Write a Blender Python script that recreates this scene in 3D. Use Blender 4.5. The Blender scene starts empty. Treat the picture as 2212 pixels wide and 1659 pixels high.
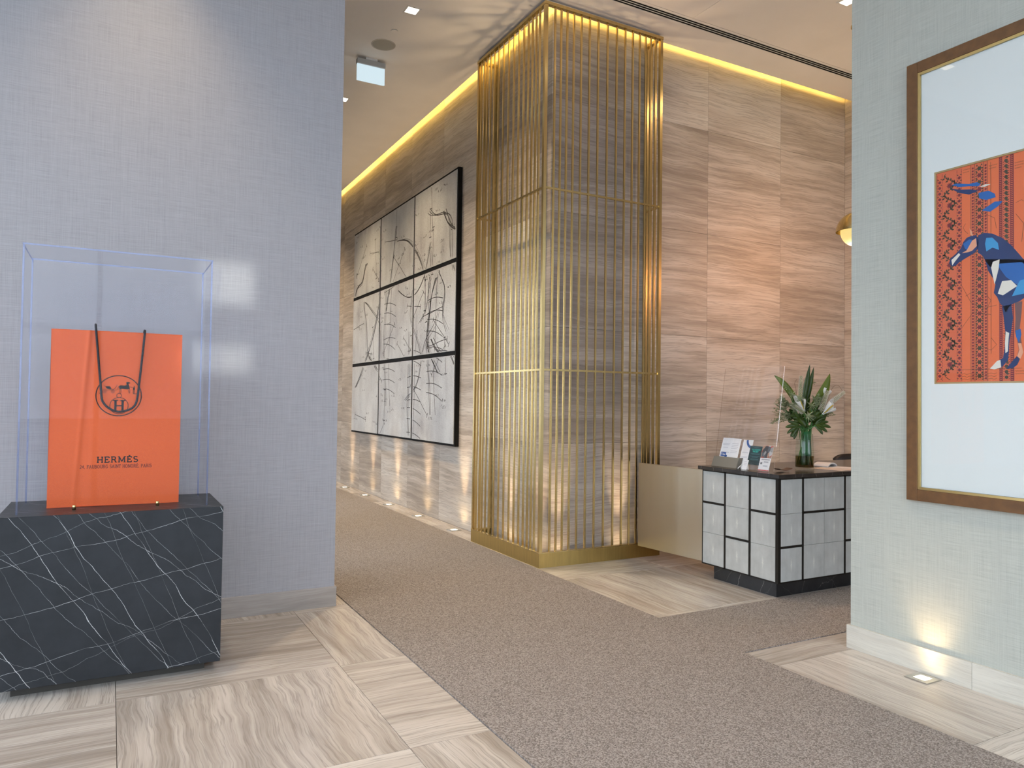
import bpy, bmesh, math, random
from mathutils import Vector, Matrix
random.seed(7)
PI = math.pi
S = bpy.context.scene
C = S.collection

# ------------------------------------------------------------------ camera
yaw, pitch, roll = [math.radians(a) for a in (28.454, 1.333, 0.738)]
fw = Vector((math.sin(yaw)*math.cos(pitch), math.cos(yaw)*math.cos(pitch), math.sin(pitch)))
rt = Vector((math.cos(yaw), -math.sin(yaw), 0)); up = rt.cross(fw)
rt, up = math.cos(roll)*rt + math.sin(roll)*up, -math.sin(roll)*rt + math.cos(roll)*up
cam = bpy.data.cameras.new('camera'); cam.sensor_fit = 'HORIZONTAL'; cam.sensor_width = 36.0
cam.lens = 1599.0/2212*36.0; cam.clip_start = 0.05; cam.clip_end = 400
co = bpy.data.objects.new('camera', cam); C.objects.link(co)
m = Matrix((rt, up, -fw)).transposed().to_4x4(); m.translation = (0, 0, 1.6)
co.matrix_world = m
S.camera = co

# ------------------------------------------------------------------ world, exposure
w = bpy.data.worlds.new('world'); S.world = w; w.use_nodes = True
wn = w.node_tree.nodes; wb = wn['Background']
wb.inputs[0].default_value = (0.77, 0.87, 1.0, 1); wb.inputs[1].default_value = 4.6
S.view_settings.view_transform = 'Standard'; S.view_settings.look = 'None'
S.view_settings.exposure = -0.12; S.view_settings.gamma = 1.0
S.view_settings.use_curve_mapping = False
S.cycles.max_bounces = 5; S.cycles.diffuse_bounces = 3; S.cycles.glossy_bounces = 3
S.cycles.use_adaptive_sampling = True; S.cycles.adaptive_threshold = 0.07; S.cycles.use_light_tree = False
S.cycles.transparent_max_bounces = 20; S.cycles.transmission_bounces = 8
S.cycles.sample_clamp_indirect = 6.0
S.cycles.use_denoising = True
S.cycles.caustics_reflective = False; S.cycles.caustics_refractive = False

CEIL = 5.55
WARM = (1.0, 0.74, 0.46); YEL = (1.0, 0.66, 0.16)
DOWN_W = 250; DOWN_WALL_W = 42; UP_W = 170; COVE_E = 60; GLINT = .22

# ------------------------------------------------------------------ helpers
def tag(o, label=None, cat=None, group=None, kind=None):
    if label: o['label'] = label
    if cat: o['category'] = cat
    if group: o['group'] = group
    if kind: o['kind'] = kind
    return o

def link(name, me, parent=None, loc=(0, 0, 0), rot=(0, 0, 0)):
    o = bpy.data.objects.new(name, me); C.objects.link(o)
    o.parent = parent; o.location = loc; o.rotation_euler = rot
    return o

def thing(name, label, cat, loc=(0, 0, 0), rotz=0, group=None):
    o = link(name, None, None, loc, (0, 0, rotz)); o.empty_display_size = 0.1
    return tag(o, label, cat, group)

class MB:
    def __init__(s): s.bm = bmesh.new()
    def box(s, x0, x1, y0, y1, z0, z1):
        v = [s.bm.verts.new((x, y, z)) for z in (z0, z1) for y in (y0, y1) for x in (x0, x1)]
        for f in ((0,2,3,1), (4,5,7,6), (0,1,5,4), (2,6,7,3), (0,4,6,2), (1,3,7,5)):
            s.bm.faces.new([v[i] for i in f])
        return s
    def quadbox(s, pts, nrm, th):
        n = Vector(nrm)*th
        a = [s.bm.verts.new(p) for p in pts]; b = [s.bm.verts.new(Vector(p)+n) for p in pts]
        k = len(pts)
        s.bm.faces.new(a[::-1]); s.bm.faces.new(b)
        for i in range(k): s.bm.faces.new((a[i], a[(i+1)%k], b[(i+1)%k], b[i]))
        return s
    def lathe(s, prof, n=32, cx=0, cy=0):
        rings = []
        for r, z in prof:
            if r < 1e-6: rings.append([s.bm.verts.new((cx, cy, z))])
            else: rings.append([s.bm.verts.new((cx+r*math.cos(2*PI*i/n), cy+r*math.sin(2*PI*i/n), z)) for i in range(n)])
        for a, b in zip(rings, rings[1:]):
            for i in range(n):
                j = (i+1) % n
                if len(a) == 1 and len(b) == 1: continue
                if len(a) == 1: s.bm.faces.new((a[0], b[i], b[j]))
                elif len(b) == 1: s.bm.faces.new((a[i], b[0], a[j]))
                else: s.bm.faces.new((a[i], b[i], b[j], a[j]))
        return s
    def tube(s, pts, r, n=8, cap=True):
        pts = [Vector(p) for p in pts]
        rs = r if isinstance(r, (list, tuple)) else [r]*len(pts)
        rings = []; ref = None
        for i, p in enumerate(pts):
            t = (pts[min(i+1, len(pts)-1)] - pts[max(i-1, 0)]).normalized()
            if ref is None: ref = t.orthogonal().normalized()
            ref = (ref - t*ref.dot(t)).normalized(); b = t.cross(ref)
            rings.append([s.bm.verts.new(p + rs[i]*(math.cos(2*PI*k/n)*ref + math.sin(2*PI*k/n)*b)) for k in range(n)])
        for a, b in zip(rings, rings[1:]):
            for k in range(n): s.bm.faces.new((a[k], a[(k+1)%n], b[(k+1)%n], b[k]))
        if cap:
            s.bm.faces.new(rings[0][::-1]); s.bm.faces.new(rings[-1])
        return s
    def poly(s, pts):
        s.bm.faces.new([s.bm.verts.new(p) for p in pts]); return s
    def grid(s, f, nu, nv):
        g = [[s.bm.verts.new(f(i/nu, j/nv)) for j in range(nv+1)] for i in range(nu+1)]
        for i in range(nu):
            for j in range(nv): s.bm.faces.new((g[i][j], g[i+1][j], g[i+1][j+1], g[i][j+1]))
        return s
    def mesh(s, name, mat=None, smooth=False, norm=True):
        if norm: bmesh.ops.recalc_face_normals(s.bm, faces=s.bm.faces[:])
        me = bpy.data.meshes.new(name); s.bm.to_mesh(me); s.bm.free()
        if mat: me.materials.append(mat)
        if smooth:
            for p in me.polygons: p.use_smooth = True
        return me
    def build(s, name, mat, parent=None, smooth=False, loc=(0, 0, 0), rot=(0, 0, 0), bevel=0, norm=True):
        o = link(name, s.mesh(name, mat, smooth, norm), parent, loc, rot)
        if bevel:
            b = o.modifiers.new('bevel', 'BEVEL'); b.width = bevel; b.segments = 2; b.limit_method = 'ANGLE'
        return o

def bx(name, mat, x0, x1, y0, y1, z0, z1, parent=None, bevel=0):
    return MB().box(x0, x1, y0, y1, z0, z1).build(name, mat, parent, bevel=bevel)
def struct(o): o['kind'] = 'structure'; return o

# ------------------------------------------------------------------ materials
class NT:
    def __init__(s, name):
        s.m = bpy.data.materials.new(name); s.m.use_nodes = True
        s.t = s.m.node_tree; s.n = s.t.nodes; s.l = s.t.links
        s.b = s.n['Principled BSDF']; s.out = s.n['Material Output']
    def add(s, typ, ins=None, **kw):
        n = s.n.new(typ)
        for k, v in kw.items(): setattr(n, k, v)
        for k, v in (ins or {}).items():
            sock = n.inputs[k]
            if isinstance(v, bpy.types.NodeSocket): s.l.new(v, sock)
            else: sock.default_value = v
        return n
    def math(s, op, a, b=None, c=None, clamp=False):
        ins = {0: a}
        if b is not None: ins[1] = b
        if c is not None: ins[2] = c
        return s.add('ShaderNodeMath', ins, operation=op, use_clamp=clamp).outputs[0]
    def vmath(s, op, a, b): return s.add('ShaderNodeVectorMath', {0: a, 1: b}, operation=op).outputs[0]
    def scale(s, v, sc): return s.vmath('MULTIPLY', v, sc)
    def noise(s, vec, scale, detail=4, rough=.55, dist=0):
        return s.add('ShaderNodeTexNoise', {'Vector': vec, 'Scale': scale, 'Detail': detail, 'Roughness': rough, 'Distortion': dist}).outputs[0]
    def ramp(s, fac, stops, interp='LINEAR'):
        r = s.add('ShaderNodeValToRGB', {0: fac}); e = r.color_ramp; e.interpolation = interp
        while len(e.elements) < len(stops): e.elements.new(0.5)
        for el, (p, c) in zip(e.elements, stops):
            el.position = p; el.color = c if len(c) == 4 else (*c, 1)
        return r.outputs[0]
    def mix(s, fac, a, b, mode='MIX'):
        n = s.add('ShaderNodeMix', data_type='RGBA', blend_type=mode)
        for i, v in ((0, fac), (6, a), (7, b)):
            if isinstance(v, bpy.types.NodeSocket): s.l.new(v, n.inputs[i])
            else: n.inputs[i].default_value = v if i == 0 or len(v) == 4 else (*v, 1)
        return n.outputs[2]
    def set(s, **kw):
        for k, v in kw.items():
            k = k.replace('_', ' ')
            if isinstance(v, bpy.types.NodeSocket): s.l.new(v, s.b.inputs[k])
            else: s.b.inputs[k].default_value = v if not (isinstance(v, tuple) and len(v) == 3) else (*v, 1)
    def bump(s, h, strength=.3, dist=.01):
        s.l.new(s.add('ShaderNodeBump', {'Height': h, 'Strength': strength, 'Distance': dist}).outputs[0], s.b.inputs['Normal'])
    def coord(s, which='Object'): return s.add('ShaderNodeTexCoord').outputs[which]

def plain(name, col, rough=.5, metal=0.0, **kw):
    t = NT(name); t.set(Base_Color=col, Roughness=rough, Metallic=metal, **kw); return t.m

def mottled(name, col, var=.12, scale=30, rough=.5, metal=0.0, stretch=(1, 1, 1), bump=0, **kw):
    t = NT(name); v = t.scale(t.coord(), stretch)
    n = t.noise(v, scale, 4)
    c = t.ramp(n, [(.3, tuple(x*(1-var) for x in col)), (.7, tuple(min(1, x*(1+var)) for x in col))])
    t.set(Base_Color=c, Roughness=rough, Metallic=metal, **kw)
    if bump: t.bump(n, bump, .002)
    return t.m

def emit(name, col, e):
    t = NT(name); t.set(Base_Color=(.1, .1, .1), Emission_Color=col, Emission_Strength=e); return t.m

def glass(name, tint=(1, 1, 1), rough=0.02, f0=.04, graze=.6, refl=(1, 1, 1)):
    """thin clear sheet: see-through with an angle dependent sheen, same from both sides"""
    t = NT(name)
    a = t.add('ShaderNodeBsdfTransparent', {'Color': (*tint, 1)})
    g = t.add('ShaderNodeBsdfGlossy', {'Color': (*refl, 1), 'Roughness': rough})
    fc = t.add('ShaderNodeLayerWeight', {'Blend': .5}).outputs['Facing']
    f = t.math('ADD', f0, t.math('MULTIPLY', t.math('POWER', fc, 5.0), graze), clamp=True)
    mx = t.add('ShaderNodeMixShader', {0: f})
    t.l.new(a.outputs[0], mx.inputs[1]); t.l.new(g.outputs[0], mx.inputs[2])
    t.l.new(mx.outputs[0], t.out.inputs[0]); t.n.remove(t.b)
    return t.m

def stone(name, along, across, tones, rough=.3, spec=.5, wav=.05, freq=1.0, lines_amt=.55):
    """wood-vein travertine: veins run along one object axis and vary across another"""
    t = NT(name)
    oc = t.coord()
    rnd = t.add('ShaderNodeObjectInfo').outputs['Random']
    off = t.add('ShaderNodeCombineXYZ', {0: t.math('MULTIPLY', rnd, 71.3), 1: t.math('MULTIPLY', rnd, 133.7), 2: t.math('MULTIPLY', rnd, 47.1)}).outputs[0]
    v = t.vmath('ADD', oc, off)
    warp = t.noise(v, 1.6, 2, .5)
    warp2 = t.noise(v, 9.0, 2, .5)
    wsum = t.math('ADD', t.math('MULTIPLY', t.math('SUBTRACT', warp, .5), wav*4), t.math('MULTIPLY', t.math('SUBTRACT', warp2, .5), wav*.35))
    av = [0, 0, 0]; av[across] = 1
    wv = t.vmath('SCALE', tuple(av), (0, 0, 0)) if False else t.add('ShaderNodeCombineXYZ', {across: wsum}).outputs[0]
    p = t.vmath('ADD', v, wv)
    def st(a, c):
        k = [a*.9]*3; k[across] = c; k[along] = a
        return tuple(k)
    broad = t.noise(t.scale(p, st(.5*freq, 3.2*freq)), 1.0, 3, .5)
    mid = t.noise(t.scale(p, st(.9*freq, 17*freq)), 1.0, 4, .6)
    fine = t.noise(t.scale(p, st(1.8*freq, 75*freq)), 1.0, 3, .65)
    h = t.math('ADD', t.math('ADD', t.math('MULTIPLY', broad, .45), t.math('MULTIPLY', mid, .4)), t.math('MULTIPLY', fine, .15))
    h = t.math('ADD', h, t.math('MULTIPLY', t.math('SUBTRACT', rnd, .5), .13))
    c = t.ramp(h, [(.33, tones[2]), (.45, tones[1]), (.53, tones[0]), (.66, tones[3])])
    lines = t.noise(t.scale(p, st(1.0*freq, 42*freq)), 1.0, 4, .6)
    ln = t.math('SUBTRACT', 1.0, t.math('MULTIPLY', t.math('ABSOLUTE', t.math('SUBTRACT', lines, .5)), 26), clamp=True)
    c = t.mix(t.math('MULTIPLY', ln, lines_amt), c, tuple(x*.55 for x in tones[1]))
    t.set(Base_Color=c, Roughness=rough, Specular_IOR_Level=spec)
    return t.m

WT = [(.54, .485, .42), (.42, .365, .305), (.29, .245, .205), (.64, .60, .535)]
FT = [(.56, .51, .455), (.44, .39, .34), (.27, .228, .19), (.66, .615, .555)]
STONE_WY = stone('stone_wall_veins_y', 1, 2, WT, .5, spec=.3, wav=.026)
STONE_WX = stone('stone_wall_veins_x', 0, 2, WT, .5, spec=.3, wav=.026)
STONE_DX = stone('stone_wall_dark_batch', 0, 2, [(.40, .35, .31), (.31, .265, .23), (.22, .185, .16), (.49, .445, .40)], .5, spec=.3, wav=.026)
STONE_FX = stone('stone_floor_veins_x', 0, 1, FT, .22, wav=.022)
STONE_FY = stone('stone_floor_veins_y', 1, 0, FT, .22, wav=.034)
STONE_BBX = stone('stone_skirting_veins_x', 0, 2, [(.40, .37, .345), (.34, .31, .285), (.27, .245, .22), (.46, .43, .40)], .3, freq=1.6, wav=.02, lines_amt=.22)
STONE_BBY = stone('stone_skirting_veins_y', 1, 2, [(.62, .60, .53), (.56, .53, .46), (.48, .45, .39), (.7, .68, .6)], .3, freq=1.6, wav=.02, lines_amt=.22)

def cloth(name, col, ax):
    t = NT(name); oc = t.coord()
    k1 = [3.0]*3; k1[ax] = 6; k1[2] = 330; k2 = [330.0]*3; k2[2] = 5
    k2[1-ax] = 3
    a = t.noise(t.scale(oc, tuple(k1)), 1.0, 3, .6); b = t.noise(t.scale(oc, tuple(k2)), 1.0, 3, .6)
    k3 = [110.0]*3; k3[2] = 1.0
    d = t.noise(t.scale(oc, tuple(k3)), 1.0, 2, .5); e = t.noise(t.scale(oc, (1.5, 1.5, 140)), 1.0, 2, .5)
    h = t.math('ADD', t.math('MULTIPLY', a, .42), t.math('MULTIPLY', b, .34))
    h = t.math('ADD', h, t.math('ADD', t.math('MULTIPLY', d, .11), t.math('MULTIPLY', e, .07)))
    c = t.ramp(h, [(.30, tuple(x*.76 for x in col)), (.47, col), (.64, tuple(min(1, x*1.18) for x in col))])
    t.set(Base_Color=c, Roughness=.62, Specular_IOR_Level=.35); t.bump(h, .25, .002)
    return t.m
CLOTH_L = cloth('woven_wallcovering_x', (.375, .378, .405), 0)  # bluish copy of one wallcovering, the cool daylight tint put into its colour
CLOTH_R = cloth('woven_wallcovering_y', (.472, .492, .442), 1)  # greener, lighter copy of the same cloth, its window light tinted into the colour

def carpet_mat():
    t = NT('loop_carpet'); oc = t.coord()
    v = t.add('ShaderNodeTexVoronoi', {'Vector': t.scale(oc, (125, 170, 60)), 'Scale': 1.0, 'Randomness': .75})
    n = t.noise(oc, 210, 2, .6); big = t.noise(oc, 2.2, 3, .5)
    h = t.math('SUBTRACT', 1.0, v.outputs['Distance'])
    cell = t.math('MULTIPLY', t.add('ShaderNodeSeparateColor', {0: v.outputs['Color']}).outputs[0], .5)
    f = t.math('ADD', t.math('MULTIPLY', h, .5), t.math('ADD', cell, t.math('MULTIPLY', n, .25)))
    c = t.ramp(f, [(.30, (.125, .111, .104)), (.62, (.275, .248, .230)), (.95, (.45, .415, .39))])
    c = t.mix(t.math('MULTIPLY', big, .25), c, (.22, .19, .165))
    t.set(Base_Color=c, Roughness=.95, Specular_IOR_Level=.1); t.bump(h, .6, .004)
    return t.m
CARPET = carpet_mat()

def veined(name, base, base2, vein, dirs, rough=.3, u=0, vv=2):
    """dark marble: thin pale veins in a few directions at random spacing"""
    t = NT(name); oc = t.coord()
    cloud = t.noise(oc, 5.0, 5, .6)
    c = t.ramp(cloud, [(.3, base), (.7, base2)])
    sep = t.add('ShaderNodeSeparateXYZ', {0: oc})
    U, V = sep.outputs[u], sep.outputs[vv]
    third = sep.outputs[1 if u == 0 else 0]
    total = None
    for i, (ang, spacing, wob, width, amt) in enumerate(dirs):
        wz = t.noise(t.vmath('ADD', oc, (i*7.3, i*3.1, i*5.7)), 3.0, 2, .5)
        wz2 = t.noise(t.vmath('ADD', oc, (i*2.3, i*9.1, i*1.7)), 22.0, 3, .6)
        ca, sa = math.cos(math.radians(ang)), math.sin(math.radians(ang))
        d = t.math('ADD', t.math('MULTIPLY', U, -sa), t.math('MULTIPLY', V, ca))
        d = t.math('ADD', d, t.math('MULTIPLY', third, .7))
        d = t.math('ADD', d, t.math('ADD', t.math('MULTIPLY', t.math('SUBTRACT', wz, .5), wob), t.math('MULTIPLY', t.math('SUBTRACT', wz2, .5), wob*.16)))
        vo = t.add('ShaderNodeTexVoronoi', {'W': t.math('ADD', t.math('DIVIDE', d, spacing), 13.7*i+3), 'Scale': 1.0}, voronoi_dimensions='1D', feature='DISTANCE_TO_EDGE')
        br = t.noise(t.vmath('ADD', oc, (i*4.9, i*1.1, i*8.7)), 5.5, 3, .6)
        wd = t.math('MULTIPLY', t.math('MULTIPLY', t.math('SUBTRACT', br, .36), 3.0, clamp=True), width/spacing)
        ln = t.math('SUBTRACT', 1.0, t.math('DIVIDE', vo.outputs['Distance'], t.math('ADD', wd, .0008)), clamp=True)
        ln = t.math('MULTIPLY', ln, amt)
        total = ln if total is None else t.math('MAXIMUM', total, ln)
    c = t.mix(total, c, vein)
    t.set(Base_Color=c, Roughness=rough, Specular_IOR_Level=.35); return t.m
MARBLE = veined('grey_marble_white_veins', (.008, .0105, .014), (.018, .022, .028), (.70, .72, .74),
                [(-57, .30, .07, .0026, .95), (-50, .21, .08, .0011, .65), (-38, .40, .12, .0014, .7), (12, .30, .07, .0015, .8), (-68, .23, .05, .0007, .45), (20, .55, .12, .0009, .5)], .38)
MARBLE2 = veined('brown_black_marble', (.022, .018, .016), (.045, .038, .034), (.5, .47, .43),
                 [(-35, .33, .3, .002, .6), (25, .45, .3, .0018, .6), (80, .5, .2, .0015, .5)], .18, 0, 1)
MARBLE3 = veined('black_marble_plinth', (.012, .012, .013), (.03, .029, .03), (.45, .42, .38),
                 [(82, .33, .12, .0022, .6), (-40, .5, .3, .0012, .4), (30, .6, .3, .0016, .5)], .3)

def brass_mat(name, col, rough):
    t = NT(name); oc = t.coord()
    n = t.noise(t.scale(oc, (30, 30, 3)), 1.0, 3, .6)
    c = t.ramp(n, [(.3, tuple(x*.86 for x in col)), (.7, col)])
    t.set(Base_Color=c, Metallic=1.0, Roughness=rough); return t.m
BRASS = brass_mat('satin_brass', (.74, .565, .255), .24)
BRASS_BASE = brass_mat('brushed_brass', (.58, .42, .15), .36)
BRONZE = plain('champagne_metal', (.52, .455, .36), .38, 1.0)
BLACKM = plain('blackened_metal', (.018, .016, .013), .4, .6)
BLACK = plain('black_paint', (.005, .005, .005), .7, 0.0, Specular_IOR_Level=.15)
PAINT = mottled('ceiling_paint', (.86, .835, .80), .02, 3, .8)
WHITE = plain('white_enamel', (.78, .77, .74), .4)
STEEL = plain('stainless_steel', (.62, .61, .57), .3, 1.0)
GLASS = glass('clear_glass')
ACRYLIC = glass('clear_acrylic', (.982, .986, .996), .015, .0045, .12)
ACRYLIC_EDGE = glass('acrylic_edge', (.66, .71, .88), .15, .06, .12)
ACRYLIC_S = glass('acrylic_shield', (.985, .982, .98), .01, .006, .12)
FRAMEM = plain('window_frame_bronze', (.05, .045, .04), .45, .5)

def orange_paper():
    t = NT('orange_paper'); oc = t.coord(); n = t.noise(oc, 260, 3, .6); b = t.noise(oc, 3, 3)
    c = t.ramp(n, [(.3, (.70, .098, .011)), (.7, (.80, .128, .018))])
    t.set(Base_Color=c, Roughness=.55); t.bump(t.math('ADD', t.math('MULTIPLY', n, .3), b), .12, .004); return t.m
ORANGE = orange_paper()
INK = plain('black_ink', (.012, .008, .01), .6)
INK2 = plain('brown_ink', (.16, .025, .012), .6)

# ------------------------------------------------------------------ floor
floor = struct(MB().box(-3.4, 8.8, -3.2, 16.2, -.2, -.031).build('floor', plain('screed', (.07, .062, .055), .9)))
_cache = {}
def tile(name, mat, parent, x0, x1, y0, y1, z0, z1, gap=.0028):
    d = (round(x1-x0, 3), round(y1-y0, 3), round(z1-z0, 3), mat.name)
    if d not in _cache:
        a = [0, 0, 0]
        b = [d[0], d[1], d[2]]
        thin = b.index(min(b))
        for k in range(3):
            if k != thin: a[k] += gap/2; b[k] -= gap/2
        _cache[d] = MB().box(a[0], b[0], a[1], b[1], a[2], b[2]).mesh(name, mat)
    return link(name, _cache[d], parent, (x0, y0, z0))
def tiles(xs, ys, par=0, mats=(STONE_FX, STONE_FY)):
    for i, (x0, x1) in enumerate(zip(xs, xs[1:])):
        for j, (y0, y1) in enumerate(zip(ys, ys[1:])):
            tile('floor_tile', mats[(i+j+par) % 2], floor, x0, x1, y0, y1, -.03, 0)
tiles([-3.2, -2.32, -1.13, .06, 1.245, 1.66], [-3, -1.535, -.345, .85, 2.04, 3.235, 4.42, 5.62, 5.72], 1)
tiles([1.557, 1.66], [5.72, 7.0, 8.2, 9.4, 10.6, 11.8, 13, 14.2, 16], 0, (STONE_FY, STONE_FY))
tiles([3.62, 4.345], [-3, -1.5, -.31, .875, 2.065], 1)
tile('floor_tile', STONE_FY, floor, 3.62, 4.345, 2.065, 3.235, -.03, 0)
tile('floor_tile', STONE_FX, floor, 3.62, 4.62, 3.235, 3.494, -.03, 0)
tile('floor_tile', STONE_FX, floor, 3.62, 4.90, 4.344, 4.412, -.03, 0)
tile('floor_tile', STONE_FX, floor, 4.90, 8.4, 4.344, 4.412, -.03, 0)
for x0, x1 in ((3.62, 4.81), (4.81, 6.0), (6.0, 7.2), (7.2, 8.4)):
    tile('floor_tile', STONE_FY, floor, x0, x1, 4.412, 5.655, -.03, 0)
    tile('floor_tile', STONE_FX, floor, x0, x1, 5.655, 6.415, -.03, 0)
ys = [6.415, 7.6, 8.8, 10.0, 11.2, 12.4, 13.6, 14.8, 16.0]
for y0, y1 in zip(ys, ys[1:]): tile('floor_tile', STONE_FY, floor, 3.62, 3.9, y0, y1, -.03, 0)

cp = MB(); pts = [(1.662, -3), (3.618, -3), (3.618, 3.496), (4.622, 3.496), (4.622, -3), (8.4, -3), (8.4, 4.342), (3.618, 4.342), (3.618, 16), (1.662, 16)]
cp.quadbox([(x, y, -.03) for x, y in pts], (0, 0, 1), .036)
carpet = cp.build('carpet', CARPET)
tag(carpet, 'brown grey loop pile carpet runner set into the pale stone floor', 'carpet')

# ------------------------------------------------------------------ walls
wl = MB(); wl.box(-3.4, 1.557, 5.72, 5.95, 0, CEIL+.4).box(1.3, 1.557, 5.95, 16, 3.55, CEIL+.4)
OPEN = [(6.9, 8.9), (9.9, 11.9), (12.9, 14.9)]
for y0, y1 in ((5.95, 6.9), (8.9, 9.9), (11.9, 12.9), (14.9, 16)): wl.box(1.3, 1.557, y0, y1, 0, 3.55)
wall_left = struct(wl.build('wall_left', CLOTH_L))
wall_right = struct(bx('wall_right', CLOTH_R, 4.342, 4.60, -3.2, 3.262, 0, CEIL+.4))
bl = struct(bx('baseboard_left', STONE_BBX, -3.2, 1.570, 5.704, 5.72, 0, .152, bevel=.002))
b2 = bx('return_piece', STONE_BBX, 1.557, 1.570, 5.7205, 6.9, 0, .152, bl)
br = struct(bx('baseboard_right', STONE_BBY, 4.322, 4.342, 2.468, 3.28, 0, .152, bevel=.002))
for y0, y1 in ((1.28, 2.466), (.09, 1.278), (-1.1, .088), (-3, -1.102)):
    bx('skirting_piece', STONE_BBY, 4.322, 4.342, y0, y1, 0, .152, br)
bx('return_piece', STONE_BBX, 4.3425, 4.60, 3.2625, 3.28, 0, .152, br)

GROUT = plain('stone_grout', (.2, .175, .15), .9)
wall_cor = struct(bx('wall_corridor', GROUT, 3.92, 4.2, 6.6, 16, 0, CEIL+.4))
wall_back = struct(bx('wall_back', GROUT, 3.92, 8.7, 6.435, 6.6, 0, CEIL+.4))
wall_side = struct(bx('wall_side', GROUT, 8.42, 8.7, -3.2, 6.435, 0, CEIL+.4))
zs = [0, 1.175, 2.365, 3.555, 4.755, 5.78]
ysw = [6.415, 6.82, 8.02, 9.22, 10.43, 11.64, 12.84, 14.04, 15.24, 16]
for y0, y1 in zip(ysw, ysw[1:]):
    for z0, z1 in zip(zs, zs[1:]): tile('stone_panel', STONE_WY, wall_cor, 3.90, 3.92, y0, y1, z0, z1)
xsw = [3.92, 4.825, 6.02, 7.21, 8.40]
for x0, x1 in zip(xsw, xsw[1:]):
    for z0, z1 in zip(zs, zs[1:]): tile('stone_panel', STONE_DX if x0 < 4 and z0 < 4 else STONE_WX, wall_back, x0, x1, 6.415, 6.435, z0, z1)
zs2 = [0, .6, 1.79, 2.98, 4.17, 5.78]
for y0, y1 in ((5.215, 6.415), (4.02, 5.215), (2.8, 4.02), (1.6, 2.8), (.4, 1.6), (-.8, .4), (-3.0, -.8)):
    for z0, z1 in zip(zs2, zs2[1:]): tile('stone_panel', STONE_WY, wall_side, 8.40, 8.42, y0, y1, z0, z1)
struct(bx('wall_end', PAINT, 1.3, 4.2, 16, 16.2, 0, CEIL+.4))

# ------------------------------------------------------------------ ceiling (real slabs with a cove gap, an air slot and panel joints)
ceiling = struct(bx('ceiling', PAINT, -3.4, 8.7, -3.2, 16.2, CEIL+.36, CEIL+.5))
def cpan(x0, x1, y0, y1): bx('ceiling_panel', PAINT, x0, x1, y0, y1, CEIL, CEIL+.09, ceiling)
GX, GY = 3.77, 6.285
cpan(-3.4, GX, -3.2, 16.2)
cpan(GX+.0, 5.158, -3.2, 5.733); cpan(5.163, 8.7, -3.2, 5.733)
cpan(GX, 8.7, 5.738, 5.765); cpan(GX, 8.7, 5.872, GY)
ups = MB(); ups.box(3.50, 3.53, 6.02, 16.2, CEIL+.09, CEIL+.36).box(3.53, 8.7, 6.02, 6.05, CEIL+.09, CEIL+.36)
ups.build('cove_light_blocker', PAINT, ceiling)  # unseen blocker added so cove light does not leak through the ceiling gaps
# cove LED strips
COVE = emit('cove_led', YEL, COVE_E)
t = thing('cove_light', 'yellow light strip hidden in the ceiling gap above the corridor stone wall', 'light', (3.68, 11, CEIL+.09))
bx('led_strip', COVE, -.02, 0, -5, 5, .03, .055, t); bx('channel', WHITE, -.03, 0, -5, 5, 0, .03, t)
t = thing('cove_light', 'yellow light strip hidden in the ceiling gap above the back stone wall', 'light', (6, 6.19, CEIL+.09))
bx('led_strip', COVE, -2.35, 2.4, 0, .02, .03, .055, t); bx('channel', WHITE, -2.35, 2.4, -.01, .02, 0, .03, t)

# linear slot diffuser
t = thing('slot_diffuser', 'long linear air diffuser with three black slots in the ceiling', 'vent', (4, 5.8185, CEIL))
bx('plenum', BLACK, -.2, 4.4, -.0535, .0535, .0016, .10, t)
for y0, y1 in ((-.0535, -.046), (-.0205, -.0125), (.0125, .0205), (.046, .0535)):
    bx('blade', WHITE, -.2, 4.4, y0, y1, -.001, .0012, t)

# ------------------------------------------------------------------ daylight side: glazing behind the camera
def glazing(name, n, horizontal, a0, a1, at, splits, transoms):
    fr = struct(MB().box(0, .01, 0, .01, 0, .01).build(name, FRAMEM)); me = bmesh.new(); me.to_mesh(fr.data); me.free()
    M = MB()
    def bar(u0, u1, z0, z1, d=.06):
        if horizontal: M.box(u0, u1, at-d, at+d, z0, z1)
        else: M.box(at-d, at+d, u0, u1, z0, z1)
    us = [a0+(a1-a0)*i/splits for i in range(splits+1)]
    for u in us: bar(u-.035, u+.035, 0, CEIL)
    for z in (0.05, *transoms, CEIL-.05): bar(a0, a1, z-.04, z+.04, .05)
    fr.data = M.mesh(name, FRAMEM)
    zz = [0.05, *transoms, CEIL-.05]
    for u0, u1 in zip(us, us[1:]):
        for z0, z1 in zip(zz, zz[1:]):
            if horizontal: bx('pane', GLASS, u0+.035, u1-.035, at-.006, at+.006, z0+.04, z1-.04, fr)
            else: bx('pane', GLASS, at-.006, at+.006, u0+.035, u1-.035, z0+.04, z1-.04, fr)
glazing('window_1', 0, False, -3.0, 5.72, -3.25, 6, (2.6, 4.1))
glazing('window_2', 0, True, -3.2, 4.34, -3.1, 5, (2.6, 4.1))
glazing('window_3', 0, True, 4.60, 8.42, -3.1, 3, (2.6, 4.1))
for i, (y0, y1) in enumerate(OPEN):
    wf = MB()
    for y in (y0, (y0+y1)/2-.03, y1-.06): wf.box(1.40, 1.46, y, y+.06, 0, 3.55)
    for z in (0, 2.4, 3.49): wf.box(1.405, 1.455, y0, y1, z, z+.06)
    wo = struct(wf.build('window_%d' % (i+4), FRAMEM))
    for a, b in ((y0+.06, (y0+y1)/2-.03), ((y0+y1)/2+.03, y1-.06)):
        for z0, z1 in ((.06, 2.4), (2.46, 3.49)): bx('pane', GLASS, 1.425, 1.435, a, b, z0, z1, wo)
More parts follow.
